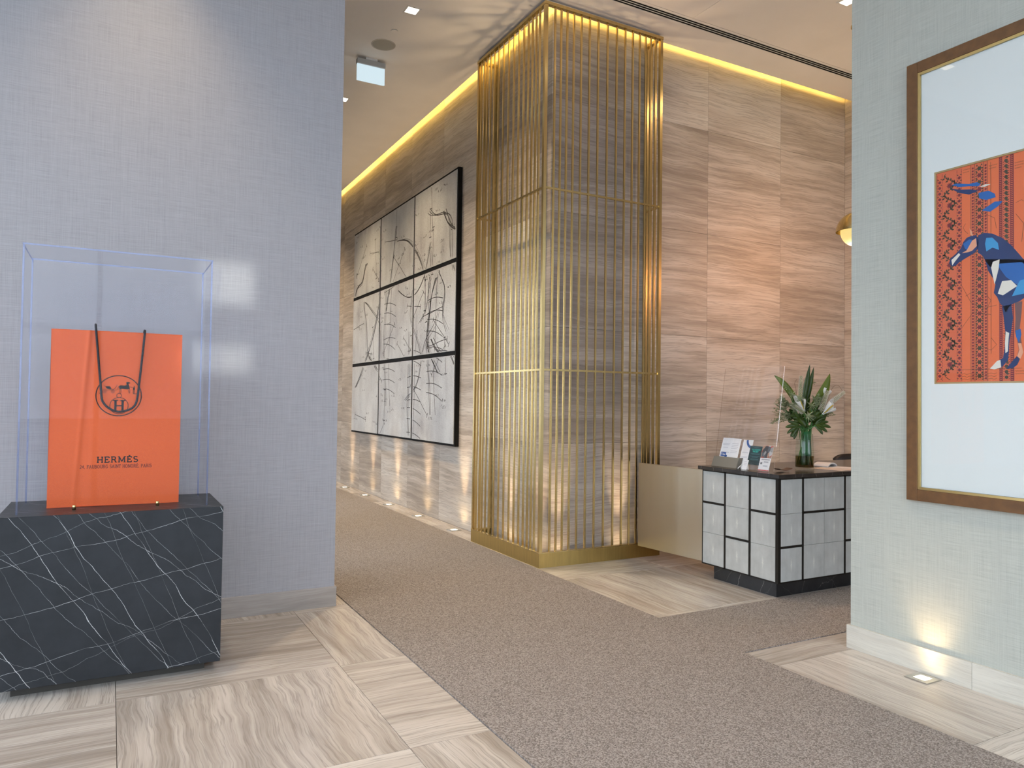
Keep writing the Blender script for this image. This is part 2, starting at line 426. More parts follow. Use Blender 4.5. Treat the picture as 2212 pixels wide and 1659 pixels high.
gr = MB().box(-60, 60, -60, 30, -.35, -.25).build('pavement', mottled('concrete_pavement', (.32, .32, .32), .15, 2, .9)); struct(gr)

# ------------------------------------------------------------------ lamps
def spot(name, parent, loc, target, watts, deg, blend, col, rad=.03):
    l = bpy.data.lights.new(name, 'SPOT'); l.energy = watts; l.spot_size = math.radians(deg); l.spot_blend = blend
    l.color = col; l.shadow_soft_size = rad
    o = bpy.data.objects.new(name, l); C.objects.link(o); o.parent = parent; o.location = loc
    d = Vector(target) - Vector(loc); o.rotation_euler = d.to_track_quat('-Z', 'Y').to_euler()
    return o
LENS = emit('downlight_lens', (1.0, .86, .66), 9.0)
_fr = MB(); 
for a in ((-.075, .075, -.075, -.058), (-.075, .075, .058, .075), (-.075, -.058, -.058, .058), (.058, .075, -.058, .058)):
    _fr.box(a[0], a[1], a[2], a[3], -.004, .0)
DL_FRAME = _fr.mesh('trim', WHITE); DL_LENS = MB().box(-.058, .058, -.058, .058, -.002, .0).mesh('lens', LENS)
def downlight(x, y, label, watts=DOWN_W, tgt=None, deg=75, blend=.8):
    t = thing('downlight', label, 'light', (x, y, CEIL-.0005), 0, 'square recessed ceiling downlights')
    link('trim', DL_FRAME, t); link('lens', DL_LENS, t)
    spot('downlight_beam', t, (0, 0, -.02), tgt or (0, 0, -3), watts, deg, blend, WARM, .05)
downlight(2.60, 7.03, 'square downlight in the corridor ceiling nearest the top of the photo', DOWN_W*1.9, None, 115, 1.0)
downlight(2.60, 9.58, 'square downlight in the corridor ceiling half hidden behind the wall edge', DOWN_W*1.9, None, 115, 1.0)
for y, o in ((12.1, 'third along the corridor'), (14.6, 'last in the corridor'), (4.48, 'over the runner beside the plinth'), (1.93, 'over the near end of the runner'), (-.6, 'over the runner by the street window')): downlight(2.60, y, 'square downlight ' + o + ', out of view', DOWN_W*(1.9 if y > 6 else .8), None, 115 if y > 6 else 75, 1.0)
downlight(6.25, 4.74, 'bright square downlight at the top edge beside the right wall', DOWN_WALL_W, (.2, 1.75, -1.6), 96, .8)
downlight(8.0, 4.74, 'square downlight above the desk hidden behind the right wall', DOWN_WALL_W, (-.1, 1.75, -1.6), 96, .8)
downlight(4.5, 4.74, 'square downlight in front of the brass screen above the picture', DOWN_WALL_W*.8, (0, 0, -3), 60, 1.0)
for x, y, o in ((.15, 5.1, 'above the plinth'), (-2.2, 4.9, 'in the left corner of the entrance'), (.05, 1.93, 'above the middle of the entrance'), (-2.4, 1.93, 'beside the left street window'), (.05, -.6, 'nearest the street door')): downlight(x, y, 'square downlight ' + o + ', out of view', DOWN_W*(.75 if y > 4 else .45), None, 75, 1.0)
for x, y, o in ((6.25, 2.0, 'left'), (8.0, 2.0, 'right')): downlight(x, y, 'square downlight in the %s half of the lobby ceiling, out of view' % o, DOWN_W*.5)

def glint(src, tgt, wx, wz, watts):      # added lamp outside the street window, standing in for sun bounced off a car
    l = bpy.data.lights.new('added_glint_lamp', 'AREA'); l.shape = 'RECTANGLE'; l.size = wx; l.size_y = wz; l.energy = watts
    l.spread = math.radians(1.2); l.color = (1.0, 1.0, .90)
    o = bpy.data.objects.new('added_glint_lamp', l); C.objects.link(o); o.location = src
    o.rotation_euler = (Vector(tgt)-Vector(src)).to_track_quat('-Z', 'Y').to_euler()
glint((-.75, -3.5, 1.5), (.73, 5.72, 2.43), .36, .30, GLINT); glint((-.85, -3.5, 1.35), (.70, 5.72, 1.88), .40, .20, GLINT*.6)
ULENS = emit('uplight_lens', (1.0, .82, .52), 16.0)
_u = MB()
for a in ((-.07, .07, -.07, -.036), (-.07, .07, .036, .07), (-.07, -.036, -.036, .036), (.036, .07, -.036, .036)):
    _u.box(a[0], a[1], a[2], a[3], 0, .006)
UL_FRAME = _u.mesh('bezel', STEEL); UL_LENS = MB().box(-.036, .036, -.036, .036, 0, .003).mesh('lens', ULENS)
def uplight(x, y, label, tgt, watts=UP_W, deg=36, blend=1.0, spill=5.0):
    t = thing('floor_uplight', label, 'light', (x, y, 0.0005), 0, 'square floor uplights')
    link('bezel', UL_FRAME, t); link('lens', UL_LENS, t)
    spot('uplight_beam', t, (0, 0, .012), tgt, watts, deg, blend, (1.0, .70, .40), .02)
    spot('uplight_spill', t, (0, 0, .014), (tgt[0]*5, tgt[1]*5, 1), spill, 130, 1.0, (1.0, .70, .36), .02)
ORD = ['nearest the brass screen', 'second from the brass screen', 'third from the brass screen', 'fourth from the brass screen', 'farthest along the corridor wall']
for y, o in zip((8.40, 9.61, 10.84, 12.05, 13.26), ORD):
    uplight(3.765, y, 'square steel floor uplight at the stone wall, ' + o, (.02, 0, 1))
uplight(3.775, 7.19, 'floor uplight behind the left face of the brass screen', (.02, 0, 1))
uplight(3.775, 6.55, 'floor uplight behind the brass screen at the stone corner', (.02, 0, 1))
uplight(4.02, 6.29, 'floor uplight behind the right face of the brass screen near the corner', (0, .02, 1))
uplight(4.78, 6.29, 'floor uplight behind the right end of the brass screen', (0, .02, 1))
for x_, o_ in ((5.95, 'nearest the gate'), (7.15, 'in the middle'), (8.1, 'nearest the far corner')): uplight(x_, 6.28, 'added floor uplight at the back stone wall %s, unseen behind the desk' % o_, (0, -.22, 1), UP_W*.8, 56, 1.0, .3)  # extra unseen uplights, added to brighten the ceiling and wall here
uplight(4.235, 2.70, 'square steel floor uplight under the framed print', (.02, 0, 1), UP_W*.07, 84, 1.0, 2.2)
uplight(4.235, .9, 'square steel floor uplight at the right wall, out of view', (.02, 0, 1), UP_W*.07, 84, 1.0, 2.2)

# ceiling fittings
t = thing('exit_sign', 'white lit exit sign box hanging from the corridor ceiling', 'sign', (2.572, 8.285, CEIL))
bx('canopy', WHITE, -.07, .07, -.03, .03, -.025, 0, t); bx('housing', plain('sign_grey', (.45, .45, .43), .5), -.168, .168, -.03, .03, -.085, -.025, t, .004)
bx('lit_face', emit('sign_light', (.74, .92, 1.0), .92), -.164, .164, -.012, .012, -.275, -.085, t)
t = thing('ceiling_speaker', 'round grey speaker grille flush in the corridor ceiling', 'speaker', (2.583, 7.875, CEIL))
MB().lathe([(0, -.006), (.118, -.006), (.122, -.003), (.122, 0)], 40).build('grille', mottled('speaker_grille', (.40, .39, .34), .12, 400, .8), t)
MB().lathe([(.122, -.004), (.134, -.003), (.135, 0)], 40).build('rim', plain('speaker_rim', (.5, .48, .43), .6), t)
t = thing('sprinkler_cover', 'small round white sprinkler cap beside the ceiling speaker', 'sprinkler', (2.583, 7.51, CEIL))
MB().lathe([(0, -.012), (.034, -.012), (.037, -.009), (.037, -.006)], 28).build('cap', PAINT, t)
MB().lathe([(.03, -.006), (.03, 0)], 28).build('gap_ring', BLACK, t)

# ------------------------------------------------------------------ brass screen
scr = thing('brass_screen', 'tall brass bar screen wrapped around the stone wall corner', 'screen', (3.645, 6.14, 0))
TOP = 5.52; L1, L2, B0 = 3.69, 1.911, .137
W_, D_ = 1.475, 1.525     # right face along x, left face along y
pw = .034; bw = .017
bx('base_panel', BRASS_BASE, 0, W_, 0, .012, 0, B0, scr); bx('base_panel', BRASS_BASE, 0, .012, .0125, D_, 0, B0, scr)
bx('base_panel', BRASS_BASE, W_-.012, W_, .0125, .272, 0, B0, scr); bx('base_panel', BRASS_BASE, .0125, .252, D_-.012, D_, 0, B0, scr)
for nm, z in (('bottom_rail', B0), ('top_rail', TOP-.03)):
    h = .008 if z < 1 else .03
    d = .042
    bx(nm, BRASS, 0, W_, 0, d, z, z+h, scr); bx(nm, BRASS, 0, d, d, D_, z, z+h, scr)
    bx(nm, BRASS, W_-d, W_, d, .272, z, z+h, scr); bx(nm, BRASS, d, .252, D_-d, D_, z, z+h, scr)
for z in (L1, L2):
    q = .0095
    bx('cross_rail', BRASS, pw, W_-pw, .012, .012+.02, z-q, z+q, scr); bx('cross_rail', BRASS, .012, .032, pw, D_-pw, z-q, z+q, scr)
    bx('cross_rail', BRASS, W_-.032, W_-.012, .04, .27, z-q, z+q, scr); bx('cross_rail', BRASS, .04, .25, D_-.032, D_-.012, z-q, z+q, scr)
z0, z1 = B0+.008, TOP-.03
POST = MB().box(0, pw, 0, pw, z0, z1).mesh('corner_post', BRASS)
for x, y in ((.003, .003), (W_-pw-.003, .003), (.003, D_-pw-.003)): link('corner_post', POST, scr, (x, y, 0))
bx('wall_post', BRASS, W_-.034, W_-.008, .225, .272, z0, z1, scr); bx('wall_post', BRASS, .205, .252, D_-.034, D_-.008, z0, z1, scr)
BAR = MB().box(-bw/2, bw/2, -bw/2, bw/2, z0, z1).mesh('bar', BRASS)
bars = [.128, .199, .270, .348, .438, .538, .645, .760, .876, .985, 1.083, 1.174, 1.252, 1.320, 1.384]
for b in bars: link('bar', BAR, scr, (b, .022, 0))
for b in [.138, .207, .281, .363, .457, .560, .669, .787, .906, 1.020, 1.122, 1.215, 1.299, 1.373, 1.446]: link('bar', BAR, scr, (.022, b, 0))
for d in (.095, .165): link('bar', BAR, scr, (W_-.022, d, 0)); link('bar', BAR, scr, (d, D_-.022, 0))

# ------------------------------------------------------------------ swing gate by the desk
ang = math.radians(5.8)
gt = thing('swing_gate', 'low champagne metal gate panel between brass screen and reception desk', 'gate', (4.80, 6.085, 0), ang)
MB().box(-.012, .012, -.865, 0, .135, .985).build('panel', BRONZE, gt, bevel=.003)
bx('hinge', BRONZE, -.008, .008, -.89, -.866, .3, .36, gt); bx('hinge', BRONZE, -.008, .008, -.89, -.866, .8, .86, gt)

# ------------------------------------------------------------------ plinth, case and bag
pl = thing('display_plinth', 'dark grey marble plinth with white veins under the acrylic case', 'plinth', (.045, 4.66, 0))
bx('block', MARBLE, -.555, .555, 0, .68, .055, .958, pl, .002)
bx('recessed_base', plain('dark_base', (.03, .026, .02), .5), -.477, .477, .078, .6, 0, .055, pl)
cs = thing('acrylic_case', 'clear acrylic display case standing on the marble plinth over the bag', 'display case', (.0445, 4.745, .9585))
hw, dp, ht, th = .4775, .515, 1.463, .009
bx('front_panel', ACRYLIC, -hw+th+.001, hw-th-.001, 0, th, 0, ht-th, cs); bx('back_panel', ACRYLIC, -hw+th+.001, hw-th-.001, dp-th, dp, 0, ht-th, cs)
bx('side_panel', ACRYLIC, -hw+.001, -hw+th, th+.001, dp-th-.001, 0, ht-th, cs); bx('side_panel', ACRYLIC, hw-th, hw-.001, th+.001, dp-th-.001, 0, ht-th, cs)
bx('top_panel', ACRYLIC, -hw+.001, hw-.001, .001, dp-.001, ht-th+.001, ht, cs)
for sx in (-1, 1):
    for y in (0, dp-th): 
        a = sx*hw - (th if sx > 0 else 0)
        bx('edge', ACRYLIC_EDGE, a, a+th, y, y+th, 0, ht-th, cs)
for y in (-.001, dp): bx('edge', ACRYLIC_EDGE, -hw, hw, y, y+.001, ht-th, ht, cs)
for sx in (-1, 1): bx('edge', ACRYLIC_EDGE, sx*hw-.001, sx*hw+.001, 0, dp, ht-th, ht, cs)
for x, side in ((-.166, 'left'), (.257, 'right')):
    p = thing('brass_peg', 'small brass peg on the plinth in front of the %s end of the bag' % side, 'peg', (x, 4.838, .9585), 0, 'brass pegs in the display case')
    MB().lathe([(0, 0), (.0095, 0), (.0095, .024), (.0075, .027), (0, .027)], 20).build('pin', BRASS, p, True)

bag = thing('shopping_bag', 'large orange paper shopping bag with a black printed emblem', 'bag', (.037, 4.955, .9585))
bwid, bh, bd = .342, 1.022, .20
# front sheet with a soft vertical crease and a slightly bowed top edge
def front(u, v):
    x = -bwid + 2*bwid*u; z = bh*v
    cx = -.195 + .045*v - .02*(1-v)
    d = abs(x-cx); crease = -.008*math.exp(-(d/.008)**2) + .006*math.exp(-((x-cx-.03)/.03)**2)
    y = crease*(.35+.65*v) + .010*math.sin(PI*u)*v*(-1) + .004*math.sin(5*u+3*v)
    return (x, y, z)
M_ = MB().grid(front, 80, 16)
M_.build('front_sheet', ORANGE, bag, True)
bs = MB(); bs.grid(lambda u, v: (-bwid+2*bwid*u, bd, bh*v), 8, 4)
for sx in (-1, 1):
    bs.grid(lambda u, v, sx=sx: (sx*bwid - sx*.06*v*math.sin(PI*u), bd*u, bh*v), 6, 6)
bs.poly([(-bwid, 0, .002), (bwid, 0, .002), (bwid, bd, .002), (-bwid, bd, .002)])
bs.build('back_and_sides', ORANGE, bag)
def bag_y(x, z): return front((x+bwid)/(2*bwid), z/bh)[1]
def px_bag(px, py):   # bag-local metres from print positions measured on the sheet
    return (-.342 + (px-103.5-(0.02*(1091-py)))*.002394*1.0, (1091.5-.052*(px-243)-py)*.002735+.0)
hp = [(203, 709.5), (208, 765), (213.8, 831), (216.9, 864), (221, 873), (228, 880.5), (241.4, 887.6), (255.8, 889.7), (272, 885.6), (284, 879), (290.6, 870), (294.7, 853.8), (300.8, 802.6), (310, 716.6)]
hpts = []
for i, p in enumerate(hp):
    x, z = px_bag(*p)
    off = .014 + .012*math.sin(PI*i/(len(hp)-1))
    hpts.append((x, bag_y(x, z)-off, z))
s0, s1 = hpts[0], hpts[-1]
path = [(s0[0]+.004, .012, bh-.04), (s0[0]+.002, .004, bh+.002)] + hpts + [(s1[0]-.002, .004, bh+.002), (s1[0]-.004, .012, bh-.04)]
CORD = mottled('navy_cord', (.02, .021, .028), .3, 300, .7)
def smooth_path(P, n=4):
    P = [Vector(p) for p in P]; out = []
    for i in range(len(P)-1):
        a, b, c, d = P[max(i-1, 0)], P[i], P[i+1], P[min(i+2, len(P)-1)]
        for k in range(n):
            s_ = k/n
            out.append(.5*((2*b) + (c-a)*s_ + (2*a-5*b+4*c-d)*s_*s_ + (3*b-a-3*c+d)*s_**3))
    return out + [P[-1]]
MB().tube(smooth_path(path), .0062, 10).build('handle', CORD, bag, True)
MB().tube(smooth_path([(-.10, bd+.004, bh-.04), (-.10, bd+.01, bh+.001), (-.09, bd+.03, bh-.25), (0, bd+.035, bh-.40), (.09, bd+.03, bh-.25), (.135, bd+.01, bh+.001), (.135, bd+.004, bh-.04)]), .0062, 10).build('handle', CORD, bag, True)

# stroke alphabet -> printed ribbons
def arc(cx, cy, rx, ry, a0, a1, n=14): return [(cx+rx*math.cos(math.radians(a0+(a1-a0)*i/n)), cy+ry*math.sin(math.radians(a0+(a1-a0)*i/n))) for i in range(n+1)]
SER = 'serif'
G = {
 'H': (.86, [[(.14, 0), (.14, 1)], [(.72, 0), (.72, 1)], [(.14, .5), (.72, .5)]], [(.14, 0), (.14, 1), (.72, 0), (.72, 1)]),
 'E': (.76, [[(.14, 0), (.14, 1)], [(0, 1), (.66, 1), (.66, .78)], [(0, 0), (.66, 0), (.66, .24)], [(.14, .52), (.46, .52)], [(.46, .4), (.46, .64)]], []),
 'F': (.72, [[(.14, 0), (.14, 1)], [(0, 1), (.64, 1), (.64, .78)], [(.14, .52), (.46, .52)], [(.46, .4), (.46, .64)]], [(.14, 0)]),
 'R': (.84, [[(.14, 0), (.14, 1)], [(0, 1), (.45, 1), (.6, .93), (.65, .76), (.6, .58), (.45, .5), (.14, .5)], [(.42, .5), (.55, .4), (.66, .0), (.82, 0)]], [(.14, 0)]),
 'M': (1.08, [[(.14, 0), (.16, 1), (.53, .1), (.9, 1), (.92, 0)]], [(.14, 0), (.92, 0), (.1, 1), (.96, 1)]),
 'S': (.68, [arc(.33, .74, .25, .26, 25, 265, 12)+arc(.33, .25, .27, .25, 80, -155, 12)], []),
 'A': (.86, [[(.1, 0), (.42, 1), (.74, 0)], [(.22, .34), (.62, .34)]], [(.1, 0), (.74, 0)]),
 'U': (.84, [[(.14, 1), (.14, .3)]+arc(.42, .3, .28, .3, 180, 360)+[(.7, 1)]], [(.14, 1), (.7, 1)]),
 'B': (.78, [[(.14, 0), (.14, 1)], [(0, 1), (.42, 1), (.56, .92), (.58, .76), (.52, .58), (.42, .52), (.14, .52)], [(.42, .52), (.6, .42), (.64, .25), (.58, .08), (.42, 0), (0, 0)]], []),
 'O': (.88, [arc(.42, .5, .36, .5, 0, 360, 24)], []),
 'G': (.88, [arc(.42, .5, .36, .5, 40, 330, 20)+[(.73, .42), (.5, .42)]], []),
 'I': (.36, [[(.17, 0), (.17, 1)]], [(.17, 0), (.17, 1)]),
 'N': (.90, [[(.14, 0), (.14, 1), (.74, 0), (.74, 1)]], [(.14, 0), (.14, 1), (.74, 1)]),
 'T': (.74, [[(.35, 0), (.35, 1)], [(.02, .8), (.02, 1), (.68, 1), (.68, .8)]], [(.35, 0)]),
 'P': (.74, [[(.14, 0), (.14, 1)], [(0, 1), (.45, 1), (.6, .92), (.64, .74), (.6, .55), (.45, .46), (.14, .46)]], [(.14, 0)]),
 'Y': (.8, [[(.08, 1), (.38, .5), (.68, 1)], [(.38, .5), (.38, 0)]], [(.38, 0)]),
 'D': (.84, [[(.14, 0), (.14, 1)], [(.14, 1), (.45, 1), (.68, .8), (.72, .5), (.68, .2), (.45, 0), (.14, 0)]], []),
 'V': (.8, [[(.06, 1), (.38, 0), (.7, 1)]], [(.06, 1), (.7, 1)]),
 '2': (.66, [arc(.3, .74, .24, .26, 165, -20, 10)+[(.06, 0), (.58, 0)]], []),
 '4': (.66, [[(.46, 0), (.46, 1), (.04, .3), (.62, .3)]], []),
 ',': (.3, [[(.14, .08), (.08, -.14)]], []), ' ': (.36, [], []),
 'i': (.34, [[(.15, 0), (.15, .62)], [(.15, .82), (.15, .92)]], []),
 'b': (.62, [[(.1, 0), (.1, 1)], arc(.3, .3, .22, .3, 0, 360, 14)], []),
 'e': (.62, [[(.06, .32), (.52, .32)]+arc(.29, .3, .23, .3, 10, 320, 14)], []),
}
G['É'] = (G['E'][0], G['E'][1]+[[(.28, 1.12), (.48, 1.3)]], []); G['È'] = (G['E'][0], G['E'][1]+[[(.24, 1.22), (.48, 1.16)]], [])
def ribbon(mb, pts, wd, f, closed=False):
    n = len(pts)
    q = []
    for i, p in enumerate(pts):
        a = pts[(i-1) % n] if closed else pts[max(i-1, 0)]; b = pts[(i+1) % n] if closed else pts[min(i+1, n-1)]
        tx, ty = b[0]-a[0], b[1]-a[1]; L = math.hypot(tx, ty) or 1
        nx, ny = -ty/L*wd/2, tx/L*wd/2
        q.append((mb.bm.verts.new(f(p[0]+nx, p[1]+ny)), mb.bm.verts.new(f(p[0]-nx, p[1]-ny))))
    for i in range(n if closed else n-1):
        a, b = q[i], q[(i+1) % n]
        mb.bm.faces.new((a[0], b[0], b[1], a[1]))
def text(mb, s, x0, x1, base, cap, wd, f, serif=True, track=.1):
    tot = sum(G[c][0]+track for c in s)-track; k = (x1-x0)/tot; x = x0
    for c in s:
        wch, st, se = G[c]
        for p in st:
            q = [(x+a*k, base+b*cap) for a, b in p]; cur = [q[0]]
            for i in range(1, len(q)):
                cur.append(q[i])
                if i < len(q)-1:
                    a1 = math.atan2(q[i][1]-q[i-1][1], q[i][0]-q[i-1][0]); a2 = math.atan2(q[i+1][1]-q[i][1], q[i+1][0]-q[i][0])
                    if abs((a2-a1+PI) % (2*PI)-PI) > .9: ribbon(mb, cur, wd, f); cur = [q[i]]
            ribbon(mb, cur, wd, f)
        if serif:
            for a, b in se: ribbon(mb, [(x+(a-.15)*k, base+b*cap), (x+(a+.15)*k, base+b*cap)], wd*.8, f)
        x += (wch+track)*k
def fb(x, z): return (x, bag_y(x, z)-.0007, z)
cx, cz = px_bag(253.7, 855.4)
e = MB()
ribbon(e, [(cx+.1185*math.cos(2*PI*i/64), cz+.1185*math.sin(2*PI*i/64)) for i in range(64)], .0058, fb, True)
hx, hz = px_bag(254, 877); ribbon(e, [(hx+.048*math.cos(2*PI*i/40), hz+.048*math.sin(2*PI*i/40)) for i in range(40)], .0036, fb, True)
sx_, sz_ = px_bag(254, 855); ribbon(e, [(sx_+.0125*math.cos(2*PI*i/24), sz_+.0125*math.sin(2*PI*i/24)) for i in range(24)], .0034, fb, True)
g0, g1 = px_bag(211, 851.5), px_bag(294.7, 851.5); ribbon(e, [(g0[0], cz+.012), (g1[0], cz+.012)], .0032, fb)
k = .062
for a, b, c2, d, wdd in ((-.3, -.5, -.3, .5, .0125), (.3, -.5, .3, .5, .0125), (-.3, 0, .3, 0, .0075), (-.52, .5, -.08, .5, .007), (.08, .5, .52, .5, .007), (-.52, -.5, -.08, -.5, .007), (.08, -.5, .52, -.5, .007)):
    ribbon(e, [(hx+a*k, hz+b*k), (hx+c2*k, hz+d*k)], wdd, fb)
# carriage, horse, groom (emblem drawn as flat ink shapes; units relative to the ground line)
gz = cz+.013
def shp(pts, s=1): 
    e.bm.faces.new([e.bm.verts.new(fb(cx+a*.00205*.24, gz+b*.00205*.27)) for a, b in pts])
def zz(px, py): return ((px-360), (787-py))
for wx, wy, r in ((207, 764, 20), (295, 766, 17)):
    for rr in (r, r*.36):
        ribbon(e, [(cx+(wx-360+rr*math.cos(2*PI*i/20))*.000492, gz+(787-wy+rr*math.sin(2*PI*i/20))*.000553) for i in range(20)], .0022, fb, True)
def shape(pts): e.bm.faces.new([e.bm.verts.new(fb(cx+(x-360)*.000492, gz+(787-y)*.000553)) for x, y in pts])
def line(pts, wd): ribbon(e, [(cx+(x-360)*.000492, gz+(787-y)*.000553) for x, y in pts], wd, fb)
shape([(212, 712), (262, 710), (284, 740), (232, 740)]); line([(212, 712), (198, 700), (215, 697)], .002)
line([(250, 742), (300, 745), (325, 725), (340, 695)], .0026); line([(220, 752), (330, 752), (345, 742)], .002)
shape([(352, 712), (375, 698), (420, 702), (440, 690), (432, 668), (448, 660), (478, 668), (476, 678), (458, 682), (470, 712), (474, 735), (440, 742), (395, 736), (368, 742)])
for L_ in ([(362, 735), (372, 755), (360, 785)], [(375, 738), (384, 760), (378, 785)], [(455, 738), (462, 760), (468, 785)], [(468, 732), (476, 755), (474, 783)], [(354, 712), (346, 730), (350, 745)], [(476, 712), (500, 722)]): line(L_, .0026)
shape([(514, 704), (528, 704), (527, 714), (515, 714)]); shape([(508, 718), (530, 718), (528, 748), (510, 748)])
line([(513, 748), (511, 786)], .003); line([(525, 748), (520, 786)], .003)
e.build('emblem', INK, bag, norm=False)
T1 = MB(); a0 = px_bag(207, 999.5); a1 = px_bag(296.5, 999.5)
text(T1, 'HERMÈS', a0[0], a1[0], a0[1]-.004, .0315, .0062, fb, True, .16); T1.build('large_lettering', INK, bag, norm=False)
T2 = MB(); a0 = px_bag(170.9, 1012); a1 = px_bag(327, 1012)
text(T2, '24, FAUBOURG SAINT HONORÉ, PARIS', a0[0], a1[0], a0[1]-.0085, .0185, .0030, fb, True, .1); T2.build('small_lettering', INK2, bag, norm=False)

# ------------------------------------------------------------------ nine-panel picture on the corridor wall
art = thing('panel_artwork', 'nine part grey sketch artwork in a black grid frame on the corridor stone wall', 'artwork', (3.9, 10.85, 2.8))
AY0, AY1, AZ0, AZ1 = -2.262, 2.300, -1.785, 1.785
bx('backing', BLACK, -.062, -.005, AY0, AY1, AZ0, AZ1, art)
def parchment():
    t = NT('aged_paper_print'); oc = t.coord()
    rnd = t.add('ShaderNodeObjectInfo').outputs['Random']
    v = t.vmath('ADD', oc, t.add('ShaderNodeCombineXYZ', {0: t.math('MULTIPLY', rnd, 50), 1: t.math('MULTIPLY', rnd, 30)}).outputs[0])
    a = t.noise(v, 1.3, 5, .6); b = t.noise(v, 60, 3, .7); d = t.noise(t.scale(v, (1, 5, 1.2)), 1, 3)
    h = t.math('ADD', t.math('MULTIPLY', a, .55), t.math('ADD', t.math('MULTIPLY', b, .2), t.math('MULTIPLY', d, .25)))
    c = t.ramp(h, [(.33, (.25, .24, .265)), (.44, (.46, .47, .475)), (.58, (.60, .62, .615))])
    sp = t.noise(v, 130, 2, .5); c = t.mix(t.math('MULTIPLY', t.math('SUBTRACT', sp, .60), 6, clamp=True), c, (.12, .11, .11))
    t.set(Base_Color=c, Roughness=.35); return t.m
PARCH = parchment(); PENCIL = plain('graphite', (.07, .066, .064), .7)
cw, chh = (AY1-AY0)/3, (AZ1-AZ0)/3
R_ = random.Random(21)
curves = []
def crv(p0, p1, bend, wob, wd, n=40):
    out = []
    for i in range(n+1):
        s_ = i/n
        nx, nz = -(p1[1]-p0[1]), p1[0]-p0[0]
        b = bend*math.sin(PI*s_) + wob*math.sin(3*PI*s_+p0[0]*7)
        out.append((p0[0]+(p1[0]-p0[0])*s_+nx*b, p0[1]+(p1[1]-p0[1])*s_+nz*b))
    curves.append((out, wd))
for i in range(15):
    y = R_.uniform(-2.0, 2.0); z = R_.uniform(-.6, 1.6)
    y2, z2, b_, w_ = y+R_.uniform(-1.3, 1.3), z-R_.uniform(.5, 1.6), R_.uniform(-.35, .35), R_.uniform(-.06, .06)
    for k_ in range(3 + i % 3): crv((y+R_.uniform(-.05, .05), z), (y2+R_.uniform(-.06, .06), z2), b_+R_.uniform(-.02, .02), w_, R_.choice((.006, .009, .012)))
for i in range(34):      # measuring lines with end ticks
    y = R_.uniform(-2.1, 1.9); z = R_.uniform(-1.6, 1.6); L_ = R_.uniform(.25, .9); a_ = R_.choice((0.12, -.1, 1.45, 1.6, .6, -.7))
    q = (y+L_*math.cos(a_), z+L_*math.sin(a_)); crv((y, z), q, 0, .004, .010, 20)
    for e_ in ((y, z), q): crv((e_[0]-.04*math.sin(a_), e_[1]+.04*math.cos(a_)), (e_[0]+.04*math.sin(a_), e_[1]-.04*math.cos(a_)), 0, 0, .012, 4)
for c_ in ((-1.55, -.2), (.3, -.1), (-.8, -.9)):      # stacks of cross lines along long verticals
    for sx2 in (-.12, .14, .2): crv((c_[0]+sx2, c_[1]+.7), (c_[0]+sx2*.6, c_[1]-1.2), .04, .01, .011, 40)
    for k_ in range(9): crv((c_[0]-.30, c_[1]+.35-k_*.17), (c_[0]+.25, c_[1]+.42-k_*.17+R_.uniform(-.06, .06)), .05, 0, .010, 16)
for i in range(120):      # small illegible marks
    y = R_.uniform(-2.2, 2.2); z = R_.uniform(-1.7, 1.7)
    for k_ in range(3): crv((y+.045*k_, z), (y+.045*k_+R_.uniform(-.03, .03), z+R_.uniform(.01, .035)), R_.uniform(-.6, .6), .1, .009, 6)
PAN = MB().box(0, .008, .0, cw-.052, 0, chh-.058).mesh('panel', PARCH)
for i in range(3):
    for j in range(3):
        y0, z0_ = AY0+i*cw+.026, AZ0+j*chh+.029
        p = link('panel', PAN, art, (-.0705, y0, z0_))
        db = MB(); cnt = 0
        for pts, wd in curves:
            seg = []
            for q in pts+[None]:
                if q and .005 < q[0]-y0 < cw-.057 and .005 < q[1]-z0_ < chh-.063: seg.append((q[0]-y0, q[1]-z0_))
                else:
                    if len(seg) > 1: ribbon(db, seg, wd, lambda a, b: (-.0008, a, b)); cnt += 1
                    seg = []
        d_ = db.build('pencil_lines', PENCIL, p, norm=False); d_['kind'] = 'stuff'

# ------------------------------------------------------------------ framed print on the right wall
fr = thing('framed_print', 'large walnut framed orange print with blue horse behind glass', 'picture', (4.342, 2.845, 1.03))
WOOD = mottled('walnut_frame', (.15, .070, .023), .2, 6, .4, 0, (3, 3, 3), .05)
FH, FWd, fwid = 2.68, 1.62, .068
bx('frame_side', WOOD, -.042, 0, -fwid, 0, 0, FH, fr, .002); bx('frame_side', WOOD, -.042, 0, -FWd, -FWd+fwid, 0, FH, fr, .002)
bx('frame_rail', WOOD, -.042, 0, -FWd+fwid+.001, -fwid-.001, 0, fwid, fr, .002); bx('frame_rail', WOOD, -.042, 0, -FWd+fwid+.001, -fwid-.001, FH-fwid, FH, fr, .002)
GOLD = plain('gilt_lip', (.78, .58, .24), .3, 1.0)
l0 = fwid+.001; lw = .014
for a in ((-.038, -.004, -l0-lw, -l0, l0, FH-l0), (-.038, -.004, -FWd+l0, -FWd+l0+lw, l0, FH-l0)): bx('gilt_lip', GOLD, *a, fr)
for z in (l0, FH-l0-lw): bx('gilt_lip', GOLD, -.038, -.004, -FWd+l0+lw+.0005, -l0-lw-.0005, z, z+lw, fr)
MAT = plain('white_mat_board', (.80, .82, .81), .7)
my0, my1, mz0, mz1 = -FWd+.17, -.164, .705, 1.975
i0, i1, k0, k1 = -FWd+.084, -.084, .084, FH-.084
mb_ = MB()
for a in ((i0, i1, k0, mz0), (i0, i1, mz1, k1), (i0, my0, mz0, mz1), (my1, i1, mz0, mz1)): mb_.box(-.024, -.018, *a)
mb_.build('mat_board', MAT, fr)
bv = plain('mat_bevel_gold', (.42, .29, .13), .5)
